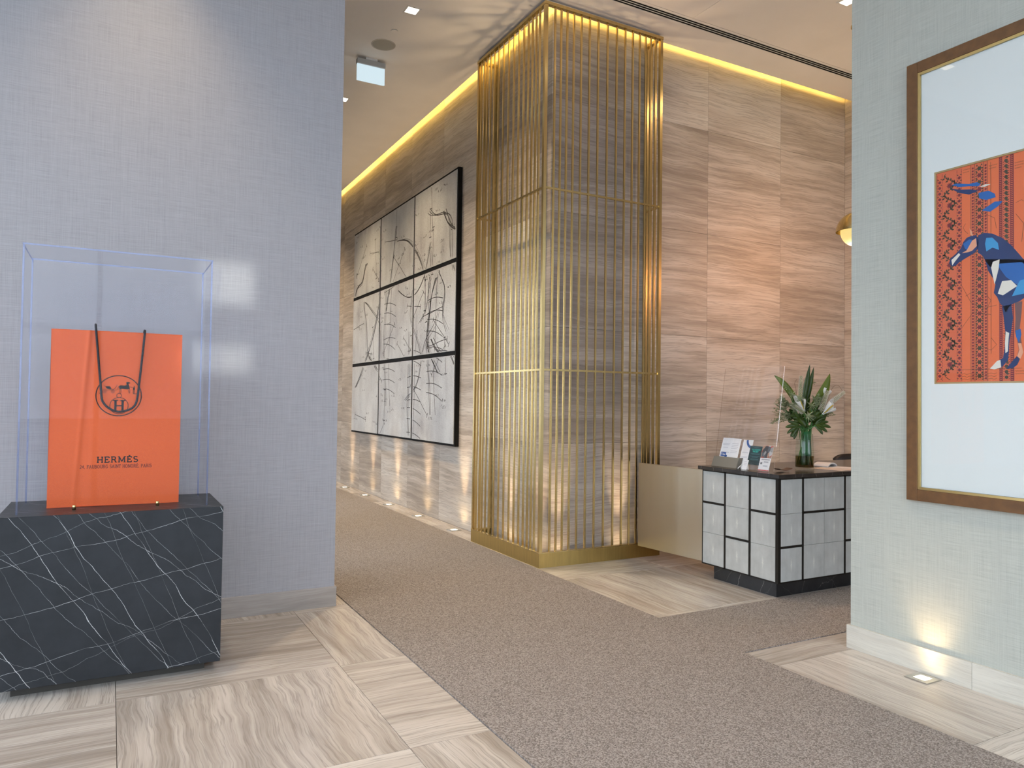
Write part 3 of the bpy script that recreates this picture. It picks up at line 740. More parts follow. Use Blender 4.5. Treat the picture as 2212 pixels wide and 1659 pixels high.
for a in ((my0, my1, mz0-.0, mz0+.010), (my0, my1, mz1-.010, mz1), (my0, my0+.010, mz0+.0105, mz1-.0105), (my1-.010, my1, mz0+.0105, mz1-.0105)): bx('mat_fillet', bv, -.0215, -.010, *a, fr)
SILK = plain('orange_silk', (.80, .165, .05), .6)
prt = bx('print', SILK, -.016, -.010, my0, my1, mz0, mz1, fr)
bx('glass_pane', glass('picture_glass', (.985, .995, .992), .01, .018, .5), -.034, -.031, i0, i1, k0, k1, fr)
OY, OZ = 2.845, 1.03
MAROON = plain('maroon_print', (.19, .018, .028), .6); OLIVE = plain('olive_print', (.055, .045, .022), .6)
NAVY = plain('navy_print', (.008, .03, .13), .6); BLUE = plain('blue_print', (.01, .12, .42), .6); CYAN_ = plain('sky_print', (.04, .30, .62), .6)
IVORY = plain('ivory_print', (.78, .72, .64), .6); PINKP = plain('peach_print', (.80, .36, .22), .6); DORANGE = plain('dark_orange_print', (.70, .14, .055), .6); MAUVE = plain('mauve_print', (.17, .08, .08), .6)
_lay = [0]
def flat(name, mat, polys, lev):
    M = MB(); x = -.0162-.00025*lev
    for P in polys: M.poly([(x, y-OY, z-OZ) for y, z in P])
    o = M.build(name, mat, prt, norm=False); return o
def rect(y0, y1, z0, z1): return [(y0, z0), (y1, z0), (y1, z1), (y0, z1)]
ZB, ZT = OZ+mz0+.012, OZ+mz1-.012
def clip(y): return y < OY+my1-.008
# ornamental bands
bands = [rect(2.668, 2.520, ZB, ZT), rect(2.472, 2.376, ZB, ZT), rect(2.318, 2.238, ZB, ZT)]
flat('band', DORANGE, bands, 1)
mar, oli = [], []
def dots(y, step, r, dst, z0=ZB, z1=ZT):
    z = z0+step
    while z < z1-step: dst.append([(y+r*math.cos(k*PI/3), z+r*math.sin(k*PI/3)) for k in range(6)]); z += step
for y in (2.6665, 2.636, 2.549, 2.523): dots(y, .009, .0024, mar)
for y in (2.652, 2.536): dots(y, .034, .0095, mar)
for y in (2.652, 2.536):
    z = ZB+.017
    while z < ZT-.02: oli.append([(y+.011, z-.004), (y+.003, z), (y+.011, z+.004), (y+.013, z)]); oli.append([(y-.011, z-.004), (y-.003, z), (y-.011, z+.004), (y-.013, z)]); z += .034
zf = 1.847 
k_ = 0
while zf < ZT:
    y = 2.592; st = []
    for i in range(20): r = .020 if i % 2 == 0 else .011; st.append((y+r*math.cos(i*PI/10), zf+r*math.sin(i*PI/10)))
    mar.append(st)
    for i in range(14):
        t_ = i/14*.118; yy = y+.030*math.cos(t_/.118*2*PI); zz_ = zf-.059+t_
        if not ZB < zz_-.02 or not zz_+.02 < ZT: continue
        for sgn in (-1, 1):
            a_ = (.5 if i % 2 else 2.5)+sgn*.9; L_ = .021 if i % 3 else .014
            ux, uz = math.cos(a_)*L_, math.sin(a_)*L_
            oli.append([(yy, zz_), (yy+ux*.5-uz*.28, zz_+uz*.5+ux*.28), (yy+ux, zz_+uz), (yy+ux*.5+uz*.28, zz_+uz*.5-ux*.28)])
    zf += .1175
for y in (2.459, 2.388): dots(y, .017, .0062, mar)
for y in (2.470, 2.448, 2.399, 2.378): oli.append(rect(y-.001, y+.001, ZB, ZT))
z = ZB+.03; i = 0
while z < ZT-.02:
    r = .017
    (mar if i % 2 else oli).append([(2.4225+(r if q % 2 == 0 else r*.55)*math.cos(q*PI/6), z+(r if q % 2 == 0 else r*.55)*math.sin(q*PI/6)) for q in range(12)])
    for s_ in (-1, 1): oli.append([(2.4225+s_*.018, z+.012), (2.4225+s_*.008, z+.018), (2.4225+s_*.014, z+.026)])
    z += .0395; i += 1
for y0, y1 in ((2.316, 2.299), (2.259, 2.240)): mar.append(rect(y0, y1, ZB, ZT))
z = ZB+.02
while z < ZT-.02:
    oli.append([(2.279+.010*math.cos(q*PI/4), z+.010*math.sin(q*PI/4)) for q in range(8)])
    oli.append([(2.292, z+.012), (2.283, z+.016), (2.27, z+.013), (2.265, z+.022), (2.276, z+.022)]); z += .03
z = ZB+.01
vine = []
while z < ZT-.012: vine.append((2.592+.030*math.cos((z-1.788)/.118*2*PI), z)); z += .006
vb = MB(); ribbon(vb, vine, .0035, lambda y, z: (-.0168, y-OY, z-OZ)); vb.build('vine', OLIVE, prt, norm=False)
z = ZB+.012
while z < ZT-.02:
    for y in (2.4400, 2.4050): oli.append([(y+.004*math.cos(q*PI/2), z+.006*math.sin(q*PI/2)) for q in range(4)])
    for y in (2.2925, 2.2655): mar.append([(y+.003*math.cos(q*PI/2), z+.004*math.sin(q*PI/2)) for q in range(4)])
    z += .0132
flat('ornament', MAROON, mar, 2); flat('ornament', OLIVE, oli, 3)
ticks = []; z = ZB+.006
while z < ZT-.01:
    ticks.append(rect(2.313, 2.303, z, z+.0035)); ticks.append(rect(2.256, 2.244, z, z+.0035)); z += .0105
flat('ornament', DORANGE, ticks, 4)
sk = MB(); f_ = lambda y, z: (-.0172, y-OY, z-OZ)
for P in ([(2.50, 2.66), (2.513, 2.64), (2.505, 2.62), (2.486, 2.60)], [(2.52, 2.30), (2.47, 2.20), (2.40, 2.16), (2.33, 2.17)], [(2.52, 2.06), (2.46, 2.14), (2.36, 2.12)], [(2.50, 2.24), (2.42, 2.28), (2.36, 2.20), (2.40, 2.12)],
          [(2.36, 1.99), (2.33, 1.95), (2.36, 1.92), (2.42, 1.95)], [(2.52, 1.815), (2.20, 1.815)], [(2.40, 2.70), (2.34, 2.66), (2.33, 2.60)], [(2.23, 2.66), (2.19, 2.60), (2.20, 2.50)], [(2.23, 2.72), (2.20, 2.73), (2.19, 2.72)], [(2.36, 2.98), (2.36, 1.9)]):
    ribbon(sk, [(p[0], p[1]) for p in P], .0018, f_)
for y0, y1, z in ((2.515, 2.475, 2.975), (2.515, 2.48, 2.96), (2.37, 2.325, 2.96), (2.37, 2.33, 2.945), (2.235, 2.19, 2.94), (2.235, 2.19, 2.925), (2.235, 2.2, 2.91), (2.52, 2.33, 1.79), (2.52, 2.33, 1.775), (2.52, 2.33, 1.76), (2.235, 2.19, 1.80), (2.235, 2.19, 1.785)):
    n = 14; ribbon(sk, [(y0+(y1-y0)*i/n, z+.0035*math.sin(i*2.3)) for i in range(n+1)], .0015, f_)
sk.build('sketch_lines', OLIVE, prt, norm=False)
NECK = [(2.425, 2.58), (2.397, 2.587), (2.351, 2.574), (2.297, 2.538), (2.253, 2.491), (2.213, 2.436), (2.185, 2.394), (2.13, 2.36), (2.13, 2.33), (2.185, 2.352), (2.229, 2.366), (2.261, 2.363), (2.338, 2.375), (2.364, 2.387), (2.389, 2.426), (2.406, 2.46), (2.427, 2.477), (2.436, 2.532)]
CY = [(2.384, 2.556), (2.351, 2.551), (2.322, 2.516), (2.316, 2.476), (2.351, 2.495), (2.384, 2.479), (2.391, 2.524)]
HEAD = [(2.468, 2.583), (2.44, 2.583), (2.427, 2.553), (2.429, 2.504), (2.445, 2.485), (2.48, 2.468), (2.531, 2.445), (2.556, 2.426), (2.581, 2.425), (2.595, 2.446), (2.588, 2.472), (2.556, 2.495), (2.526, 2.522), (2.513, 2.556), (2.493, 2.577)]
HB = [(2.513, 2.546), (2.479, 2.565), (2.464, 2.56), (2.466, 2.524), (2.493, 2.507), (2.504, 2.518)]
HP = [(2.462, 2.555), (2.44, 2.565), (2.436, 2.519), (2.462, 2.497), (2.484, 2.492), (2.52, 2.493), (2.493, 2.504)]
MZ = [(2.581, 2.462), (2.538, 2.496), (2.529, 2.485), (2.56, 2.45), (2.576, 2.429)]
EAR = [(2.477, 2.63), (2.462, 2.605), (2.457, 2.581), (2.471, 2.588)]
M1 = [(2.58, 2.905), (2.551, 2.907), (2.479, 2.886), (2.435, 2.886), (2.414, 2.87), (2.427, 2.86), (2.479, 2.873), (2.537, 2.883)]
M2 = [(2.585, 2.886), (2.533, 2.866), (2.475, 2.854), (2.422, 2.834), (2.479, 2.825), (2.537, 2.848)]
M3 = [(2.427, 2.822), (2.371, 2.821), (2.338, 2.796), (2.333, 2.775), (2.384, 2.771), (2.422, 2.789)]
M4 = [(2.41, 2.717), (2.375, 2.734), (2.338, 2.752), (2.296, 2.744), (2.321, 2.721), (2.363, 2.7)]
BODY = [(2.392, 2.436), (2.185, 2.402), (2.12, 2.40), (2.12, 2.19), (2.186, 2.195), (2.211, 2.178), (2.245, 2.168), (2.262, 2.156), (2.283, 2.121), (2.296, 2.16), (2.314, 2.18), (2.327, 2.215), (2.345, 2.24), (2.336, 2.286), (2.345, 2.315), (2.376, 2.371)]
SW = [(2.349, 2.414), (2.313, 2.423), (2.318, 2.372), (2.331, 2.318), (2.34, 2.286), (2.349, 2.335), (2.358, 2.383)]
BW = [(2.3, 2.3), (2.253, 2.298), (2.223, 2.262), (2.296, 2.22), (2.323, 2.233)]
G1 = [(2.301, 2.16), (2.253, 2.164), (2.245, 2.09), (2.254, 2.022), (2.262, 1.972), (2.267, 1.899), (2.271, 1.862), (2.302, 1.822), (2.328, 1.856), (2.297, 1.873), (2.288, 1.928), (2.284, 2.011), (2.292, 2.085)]
G1H = [(2.366, 1.817), (2.328, 1.858), (2.31, 1.864), (2.306, 1.822), (2.341, 1.812)]
G1W = [(2.282, 2.02), (2.264, 2.009), (2.267, 1.982), (2.271, 1.908), (2.284, 1.9), (2.286, 1.955)]
G2 = [(2.236, 2.172), (2.198, 2.177), (2.202, 2.113), (2.211, 2.032), (2.203, 1.959), (2.195, 1.9), (2.212, 1.86), (2.224, 1.883), (2.216, 1.915), (2.224, 1.97), (2.236, 2.016), (2.232, 2.089)]
G2F = [(2.212, 1.86), (2.224, 1.833), (2.246, 1.816), (2.28, 1.814), (2.254, 1.848), (2.224, 1.883)]
G2O = [(2.232, 2.02), (2.207, 2.028), (2.203, 1.995), (2.215, 1.951), (2.23, 1.988)]
G2P = [(2.22, 1.951), (2.203, 1.95), (2.193, 1.9), (2.207, 1.864), (2.224, 1.879), (2.213, 1.914)]
flat('horse_shapes', NAVY, [NECK, HEAD, BODY, G1, G2F, M2], 5); flat('horse_shapes', BLUE, [M1, M3, M4, HB, [(2.33, 2.40), (2.2, 2.39), (2.15, 2.33), (2.2, 2.25), (2.28, 2.32)], G2O], 7)
flat('horse_shapes', CYAN_, [CY, [(2.25, 2.21), (2.16, 2.22), (2.16, 2.30), (2.21, 2.29)]], 8)
flat('horse_shapes', PINKP, [HP, G2P, EAR], 8); flat('horse_shapes', IVORY, [MZ, SW, BW, G1H, G1W, [(2.42, 2.855), (2.39, 2.862), (2.36, 2.855), (2.39, 2.848)]], 9)
flat('horse_shapes', MAUVE, [G2], 6)

# ------------------------------------------------------------------ reception desk
def shagreen_mat(ax):
    t = NT('pale_shagreen_'+'xy'[ax]); oc = t.coord(); g = t.coord('Generated')
    rnd = t.add('ShaderNodeObjectInfo').outputs['Random']
    v = t.add('ShaderNodeTexVoronoi', {'Vector': oc, 'Scale': 300.0})
    off = t.add('ShaderNodeCombineXYZ', {0: t.math('MULTIPLY', rnd, 9), 2: t.math('MULTIPLY', rnd, 5)}).outputs[0]
    n = t.noise(t.vmath('ADD', oc, off), 8, 4, .6)
    st = t.noise(t.scale(t.vmath('ADD', oc, off), (22, 22, 3)), 1, 3)
    c = t.ramp(t.math('ADD', t.math('MULTIPLY', n, .6), t.math('MULTIPLY', st, .4)), [(.32, (.40, .41, .39)), (.68, (.53, .545, .52))])
    sp = t.add('ShaderNodeSeparateXYZ', {0: g})
    d = t.math('ABSOLUTE', t.math('ADD', t.math('SUBTRACT', sp.outputs[ax], .5), t.math('MULTIPLY', t.math('SUBTRACT', t.noise(oc, 60, 2), .5), .06)))
    dz = t.math('ABSOLUTE', t.math('SUBTRACT', sp.outputs[2], .48))
    spn = t.math('MULTIPLY', t.math('SUBTRACT', 1, t.math('MULTIPLY', d, 22), clamp=True), t.math('SUBTRACT', 1, t.math('MULTIPLY', dz, 4.5), clamp=True))
    spn = t.math('MULTIPLY', spn, t.math('MULTIPLY', t.math('SUBTRACT', t.noise(oc, 170, 2), .35), 3.5, clamp=True))
    halo = t.math('MULTIPLY', t.math('SUBTRACT', 1, t.math('MULTIPLY', d, 4.5), clamp=True), t.math('SUBTRACT', 1, t.math('MULTIPLY', dz, 2.2), clamp=True))
    c = t.mix(t.math('MULTIPLY', halo, .22), c, (.62, .63, .585)); c = t.mix(spn, c, (.86, .86, .76))
    t.set(Base_Color=c, Roughness=.38); t.bump(v.outputs['Distance'], .15, .002); return t.m
SHX, SHY = shagreen_mat(0), shagreen_mat(1)
desk = thing('reception_desk', 'reception desk clad in pale grey panels with black strips and dark counter', 'desk', (4.83, 4.305, 0))
DX, DY, Z0, Z1 = 2.45, .885, .132, .994
bx('carcass', BLACKM, .008, DX, .008, DY, Z0, Z1, desk)
bx('counter', MARBLE2, -.022, DX+.03, -.022, DY+.04, Z1, 1.026, desk, .003)
bx('plinth', MARBLE3, .072, DX-.05, .081, DY-.08, 0, Z0, desk)
bx('corner_trim', BLACKM, 0, .03, 0, .03, Z0, Z1, desk)
za, zb_ = .698, .424
def stripz(face, a0, a1, z): # horizontal black strip
    if face == 'l': bx('metal_strip', BLACKM, -.002, .0078, a0, a1, z-.009, z+.009, desk)
    else: bx('metal_strip', BLACKM, a0, a1, -.002, .0078, z-.009, z+.009, desk)
def pnl(face, a0, a1, z0, z1):
    g_ = .0012
    if face == 'l': MB().box(0, .0075, 0, a1-a0-2*g_, 0, z1-z0-2*g_).build('skin_panel', SHY, desk, loc=(.0005, a0+g_, z0+g_))
    else: MB().box(0, a1-a0-2*g_, 0, .0075, 0, z1-z0-2*g_).build('skin_panel', SHX, desk, loc=(a0+g_, .0005, z0+g_))
zt_, zbm = Z1-.012, Z0+.01
cols_l = [(.03, .298), (.32, .590), (.610, .877)]
for a0, a1 in ((.298, .32), (.590, .610), (.877, .885)): bx('metal_strip', BLACKM, -.002, .0078, a0, a1, Z0, Z1, desk)
bx('metal_strip', BLACKM, -.002, .0078, .03, .877, Z0, zbm, desk); bx('metal_strip', BLACKM, -.002, .0078, .03, .877, zt_, Z1, desk)
for (a0, a1), dark in zip(cols_l, (za, zb_, za)):
    stripz('l', a0, a1, dark)
    for z0_, z1_ in ((zbm, zb_), (zb_, za), (za, zt_)):
        pnl('l', a0, a1, z0_+(.009 if z0_ == dark else 0), z1_-(.009 if z1_ == dark else 0))
cols_f = [(.03, .281, zb_), (.301, .555, za), (.555, .81, za), (.83, 1.08, zb_), (1.10, 1.36, za), (1.36, 1.62, za), (1.64, 1.90, zb_), (1.92, 2.17, za), (2.17, 2.44, za)]
for a0, a1 in ((.281, .301), (.81, .83), (1.08, 1.10), (1.62, 1.64), (1.90, 1.92)): bx('metal_strip', BLACKM, a0, a1, -.002, .0078, Z0, Z1, desk)
bx('metal_strip', BLACKM, .03, DX, -.002, .0078, Z0, zbm, desk); bx('metal_strip', BLACKM, .03, DX, -.002, .0078, zt_, Z1, desk)
for a0, a1, dark in cols_f:
    stripz('f', a0, a1, dark)
    for z0_, z1_ in ((zbm, zb_), (zb_, za), (za, zt_)):
        pnl('f', a0, a1, z0_+(.009 if z0_ == dark else 0), z1_-(.009 if z1_ == dark else 0))

CT = 1.0265
# acrylic counter shield
sh = thing('counter_shield', 'clear acrylic sneeze shield standing on the reception counter', 'shield', (4.99, 4.50, CT))
lean = .14
def sheet(name, p0, p1, h, th=.005):
    q = [(p0[0], p0[1], 0), (p1[0], p1[1], 0), (p1[0]+lean*h, p1[1], h), (p0[0]+lean*h, p0[1], h)]
    n = (Vector(q[1])-Vector(q[0])).cross(Vector(q[3])-Vector(q[0])).normalized()
    return MB().quadbox(q, n, th).build(name, ACRYLIC_S, sh)
sheet('front_sheet', (0, .70), (0, 0), .905); sheet('side_wing', (.006, 0), (.16, -.02), .905)
MB().quadbox([(0, -.002, 0), (.005, -.002, 0), (.005+lean*.905, -.002, .905), (lean*.905, -.002, .905)], (0, 1, 0), .004).build('edge', glass('pale_acrylic_edge', (.97, .92, .87), .2, .25, .3), sh)
MB().quadbox([(0, .70, 0), (.004, .70, 0), (.004+lean*.905, .70, .905), (lean*.905, .70, .905)], (0, 1, 0), .002).build('edge', glass('grey_acrylic_edge', (.92, .88, .85), .2, .05, .2), sh)

MB().quadbox([(lean*.905, 0, .905), (lean*.905, .70, .905), (lean*.905+.005, .70, .905), (lean*.905+.005, 0, .905)], (0, 0, 1), .0015).build('edge', glass('rose_acrylic_edge', (.90, .84, .80), .2, .08, .2), sh)
# leaflets in holders on the counter
PAPER = plain('white_paper', (.80, .80, .81), .6); PRINTG = plain('grey_print', (.5, .5, .54), .6); BLUEP = plain('blue_ink', (.03, .10, .33), .5)
TEALP = plain('dark_teal_card', (.008, .035, .042), .35); TEALT = plain('teal_ink', (.05, .5, .42), .5); REDP = plain('red_ink', (.5, .08, .07), .5)
SMOKE = plain('smoked_holder', (.20, .175, .135), .25)
def leaflet_root(name, label, y, x=4.935, leanang=17, group=None):
    r = thing(name, label, 'leaflet', (x, y, CT), 0, group); r.rotation_euler = (0, math.radians(leanang), 0); return r
def onl(mb, y0, y1, z0, z1, x=-.0012): mb.box(x, x+.0008, y0, y1, z0, z1)
# local frame: +z up the sheet, sheet faces -x, y runs along the counter edge (larger y = farther, left in view)
r = leaflet_root('service_leaflet', 'open white leaflet with blue logo at the left end of the counter', 4.905, 4.95)
bx('sheet', PAPER, 0, .002, 0, .225, .05, .272, r)
mb2 = MB(); onl(mb2, .115, .212, .135, .14); 
for z, a, b in ((.205, .13, .21), (.215, .125, .212), (.18, .14, .2), (.22, .02, .10), (.205, .02, .10), (.19, .02, .10), (.175, .03, .10), (.15, .02, .10), (.135, .02, .10)): onl(mb2, a, b, z, z+.004)
mb2.build('text_lines', PRINTG, r)
mb2 = MB(); onl(mb2, .148, .21, .098, .136, -.0016); onl(mb2, .132, .160, .085, .11, -.0016); mb2.build('logo_block', BLUEP, r)
tx = MB(); text(tx, 'Fibe', -.203, -.156, .107, .02, .0035, lambda a, b: (-.0022, -a, b), False); tx.build('logo_lettering', PAPER, r, norm=False)
hd = thing('leaflet_holder', 'smoky brown leaflet holder box on the left end of the counter', 'holder', (4.92, 4.86, CT))
MB().quadbox([(0, 0, 0), (0, .31, 0), (.026, .30, .092), (.026, -.01, .092)], (-1, 0, 0), .004).build('front', SMOKE, hd)
MB().quadbox([(0, 0, 0), (.07, 0, 0), (.09, -.005, .092), (.024, -.008, .092)], (0, -1, 0), .004).build('side', SMOKE, hd)
bx('bottom', SMOKE, .001, .05, .004, .306, 0, .004, hd)
r = leaflet_root('arc_leaflet', 'white leaflet with blue arc beside the smoky holder', 4.775, 4.965)
bx('sheet', PAPER, 0, .002, 0, .115, .0, .265, r)
mb2 = MB(); A_ = [(.066*math.cos(math.radians(a)), .264+.066*math.sin(math.radians(a))) for a in range(275, 360, 6)]
ribbon(mb2, [(y, z) for y, z in A_ if y > 0], .022, lambda a, b: (-.0012, max(0.001, min(.114, a)), min(b, .264))); mb2.build('blue_arc', BLUEP, r, norm=False)
mb2 = MB(); 
for z in (.15, .142, .11, .10): onl(mb2, .03, .10, z, z+.003)
mb2.build('text_lines', PRINTG, r)
r = leaflet_root('teal_leaflet', 'dark teal leaflet with green heading in a clear holder', 4.635, 4.955)
bx('sheet', TEALP, 0, .003, 0, .15, .045, .215, r)
tx = MB(); text(tx, 'YOU DESERVE', -.128, -.028, .176, .011, .0022, lambda a, b: (-.0012, -a, b), False); text(tx, 'THE BEST', -.112, -.046, .158, .012, .003, lambda a, b: (-.0012, -a, b), False); tx.build('heading', TEALT, r, norm=False)
mb2 = MB()
for z, a, b in ((.145, .02, .13), (.138, .03, .12), (.12, .02, .13), (.112, .04, .11), (.095, .03, .12), (.088, .03, .12), (.2, .05, .1)): onl(mb2, a, b, z, z+.003)
mb2.build('text_lines', plain('teal_grey_ink', (.06, .16, .17), .5), r)
bx('holder', ACRYLIC_S, -.012, -.009, -.003, .153, 0, .09, r); bx('holder_back', ACRYLIC_S, .006, .009, -.003, .153, 0, .19, r)
r = leaflet_root('small_card', 'small white card on a wire stand in front of the teal leaflet', 4.70, 4.875, 20)
bx('sheet', PAPER, 0, .0015, 0, .058, .004, .092, r); mb2 = MB()
for z in (.075, .06, .045): onl(mb2, .012, .045, z, z+.003)
mb2.build('text_lines', PRINTG, r)
ws = MB().tube(smooth_path([(-.01, -.03, .004), (-.004, -.015, .03), (.004, 0, .045), (.01, .03, .055), (.004, .06, .045), (-.004, .075, .03), (-.01, .09, .004)]), .004, 8).build('wire_stand', WHITE, r, True)
r = leaflet_root('photo_leaflet', 'white leaflet with a group photo on top, nearest the counter corner', 4.505, 4.93)
bx('sheet', PAPER, 0, .002, 0, .118, .004, .228, r)
def photo_mat():
    t = NT('group_photo_print'); oc = t.coord(); v = t.add('ShaderNodeTexVoronoi', {'Vector': t.scale(oc, (1, 38, 26)), 'Scale': 1.0})
    f = t.add('ShaderNodeSeparateColor', {0: v.outputs['Color']}).outputs[0]
    c = t.ramp(f, [(.0, (.05, .05, .055)), (.25, (.3, .3, .3)), (.45, (.42, .09, .06)), (.62, (.10, .11, .13)), (.75, (.4, .25, .18)), (.88, (.5, .5, .5))], 'CONSTANT'); t.set(Base_Color=c, Roughness=.4); return t.m
bx('photo', photo_mat(), -.0012, 0, .001, .117, .118, .227, r)
mb2 = MB()
for z, a, b in ((.105, .01, .1), (.085, .02, .07), (.078, .02, .07), (.05, .02, .07), (.043, .02, .07), (.1, .01, .1)): onl(mb2, a, b, z, z+.003)
onl(mb2, .085, .105, .06, .078); mb2.build('text_lines', plain('dark_grey_ink', (.2, .2, .22), .6), r)
bx('foot_stripe', REDP, -.0012, 0, .001, .117, .005, .014, r); bx('holder', ACRYLIC_S, -.012, -.009, -.003, .121, 0, .21, r)
bt = MB().grid(lambda u, v: (.16*u, .07*v, .004+.016*(2*u-1)**2+.004), 12, 4).build('pen_tray', plain('brown_leather', (.12, .06, .035), .4), None, loc=(5.03, 4.47, CT))
so = bt.modifiers.new('thickness', 'SOLIDIFY'); so.thickness = .004
tag(bt, 'small curved dark brown tray between the leaflets and the vase', 'tray')
# loose papers and a dark chair back at the right end
for i, (x, y, a, wd, d, z) in enumerate(((5.72, 4.50, .2, .22, .30, .0), (5.80, 4.45, -.3, .21, .28, .0016), (5.92, 4.56, .5, .20, .28, .0032))):
    p = MB().box(-wd/2, wd/2, -d/2, d/2, 0, .0012).build('paper_sheet', plain('paper_tone', (.74, .66, .58) if i < 2 else (.82, .80, .79), .7), None, loc=(x, y, CT+z), rot=(0, 0, a))
    tag(p, ['lowest cream paper sheet beside the flower vase', 'cream paper sheet lying crosswise over another sheet', 'white paper sheet on top at the right end'][i], 'paper', 'loose papers on the counter')
nb = MB().grid(lambda u, v: (.20*u, .14*v, .012+.03*math.sin(PI*u)**.7), 12, 3).build('folded_newspaper', PAPER, None, loc=(5.80, 4.60, CT), rot=(0, 0, .25))
so = nb.modifiers.new('thickness', 'SOLIDIFY'); so.thickness = .010
tag(nb, 'folded white newspaper behind the loose papers', 'newspaper')
chr_ = thing('office_chair', 'black office chair behind the reception desk, only its back showing', 'chair', (7.62, 5.72, 0))
CF = plain('black_leather', (.012, .012, .013), .45)
MB().grid(lambda u, v: (-.24+.48*u, -.04*math.sin(PI*u)+.03*v, .58+.46*v-(.05*(2*u-1)**4 if v > .9 else 0)), 14, 6).build('backrest', CF, chr_, True).modifiers.new('t', 'SOLIDIFY').thickness = .05
MB().box(-.25, .25, -.5, -.03, .44, .52).build('seat', CF, chr_, bevel=.03)
MB().lathe([(0, .06), (.03, .06), (.03, .44), (0, .44)], 16, 0, -.25).build('gas_stem', BLACKM, chr_)
for i in range(5):
    a = 2*PI*i/5; MB().tube([(0, -.25, .09), (.28*math.cos(a), -.25+.28*math.sin(a), .05)], [.025, .018], 8).build('leg', BLACKM, chr_)
    MB().lathe([(0, 0), (.025, .0), (.03, .025), (.025, .05), (0, .05)], 12, .28*math.cos(a), -.25+.28*math.sin(a)).build('castor', BLACKM, chr_)

# ------------------------------------------------------------------ vase and flowers
VX, VY = 5.455, 4.57
vase = thing('glass_vase', 'tall clear glass vase holding flowers on the reception counter', 'vase', (VX, VY, CT))
VH = .315
MB().lathe([(0, 0), (.079, 0), (.082, .006), (.080, .15), (.074, .24), (.070, VH), (.067, VH), (.071, .24), (.077, .15), (.078, .022), (0, .022)], 40).build('body', glass('vase_glass', (.95, .97, .95), .01, .03, .5), vase, True)
MB().lathe([(0, .0225), (.0765, .0225), (.0762, .118), (0, .118)], 36).build('water', glass('murky_water', (.50, .42, .22), .02, .02, .2), vase, True)
PXM = .00415
RT2 = Vector((math.cos(yaw), -math.sin(yaw), 0)); FW2 = Vector((math.sin(yaw), math.cos(yaw), 0))
MOUTH = Vector((VX, VY, CT+VH))
def P(px, py, d=0):      # bouquet point: measured offsets from the vase mouth, d = metres away from the viewer
    return MOUTH + RT2*((px-1739)*PXM) + Vector((0, 0, (944-py)*PXM)) + FW2*d
def leafmat(name, a, b, rough=.35):
    t = NT(name); n = t.noise(t.scale(t.coord(), (6, 6, 6)), 2.0, 3); t.set(Base_Color=t.ramp(n, [(.3, a), (.7, b)]), Roughness=rough, Specular_IOR_Level=.4); return t.m
LEAF = leafmat('strap_leaf_green', (.085, .13, .012), (.17, .22, .022)); DLEAF = leafmat('dark_leaf_green', (.022, .045, .007), (.06, .10, .012)); VLEAF = leafmat('variegated_leaf', (.30, .36, .14), (.62, .66, .42), .5)
STEM = leafmat('stem_green', (.05, .16, .04), (.10, .28, .07)); FINE = leafmat('fine_foliage', (.16, .20, .09), (.32, .36, .20), .6)
PETAL = mottled('white_petal', (.84, .83, .78), .06, 40, .5); CREAM = mottled('cream_floret', (.84, .80, .68), .10, 60, .6); SPAD = plain('yellow_spadix', (.75, .55, .08), .6); TWIG = plain('brown_twig', (.10, .05, .03), .7)
BASE = P(1739, 960)
def bez(a, b, bow, n=12):
    a, b = Vector(a), Vector(b); return [a.lerp(b, i/n) + Vector(bow)*math.sin(PI*i/n) for i in range(n+1)]
def blade(mb, path, wmax, tip=.0, fold=.18, side=None, prof=None):
    n = len(path)-1; rows = []
    for i, p in enumerate(path):
        s_ = i/n; t_ = (path[min(i+1, n)]-path[max(i-1, 0)]).normalized()
        sd = (side or FW2).cross(t_).normalized()
        wd = wmax*(prof(s_) if prof else (math.sin(PI*min(1, s_*.92+.08))**.75)*(1-.25*s_))
        nn = sd.cross(t_)
        rows.append([mb.bm.verts.new(p-sd*wd+nn*wd*fold), mb.bm.verts.new(p), mb.bm.verts.new(p+sd*wd+nn*wd*fold)])
    for a, b in zip(rows, rows[1:]):
        for k_ in range(2): mb.bm.faces.new((a[k_], a[k_+1], b[k_+1], b[k_]))
def root(name, label, cat, group=None): return thing(name, label, cat, tuple(MOUTH), 0, group)
def fin(mb, name, mat, r, smooth=True, solid=0):
    for v in mb.bm.verts: v.co -= MOUTH
    o = mb.build(name, mat, r, smooth)
    if solid: o.modifiers.new('t', 'SOLIDIFY').thickness = solid
    return o
def stem(r, top, d=0, wob=0, mat=STEM, rad=.0045):
    foot = MOUTH + Vector((R_.uniform(-.05, .05), R_.uniform(-.05, .05), -VH+.04)); mid = MOUTH+Vector((R_.uniform(-.04, .04), R_.uniform(-.04, .04), .0))
    fin(MB().tube(smooth_path([foot, mid, mid.lerp(Vector(top), .5)+Vector((0, 0, .01)), top]), rad, 6), 'stem', mat, r)
GB = 'cut stems arranged in the glass vase'
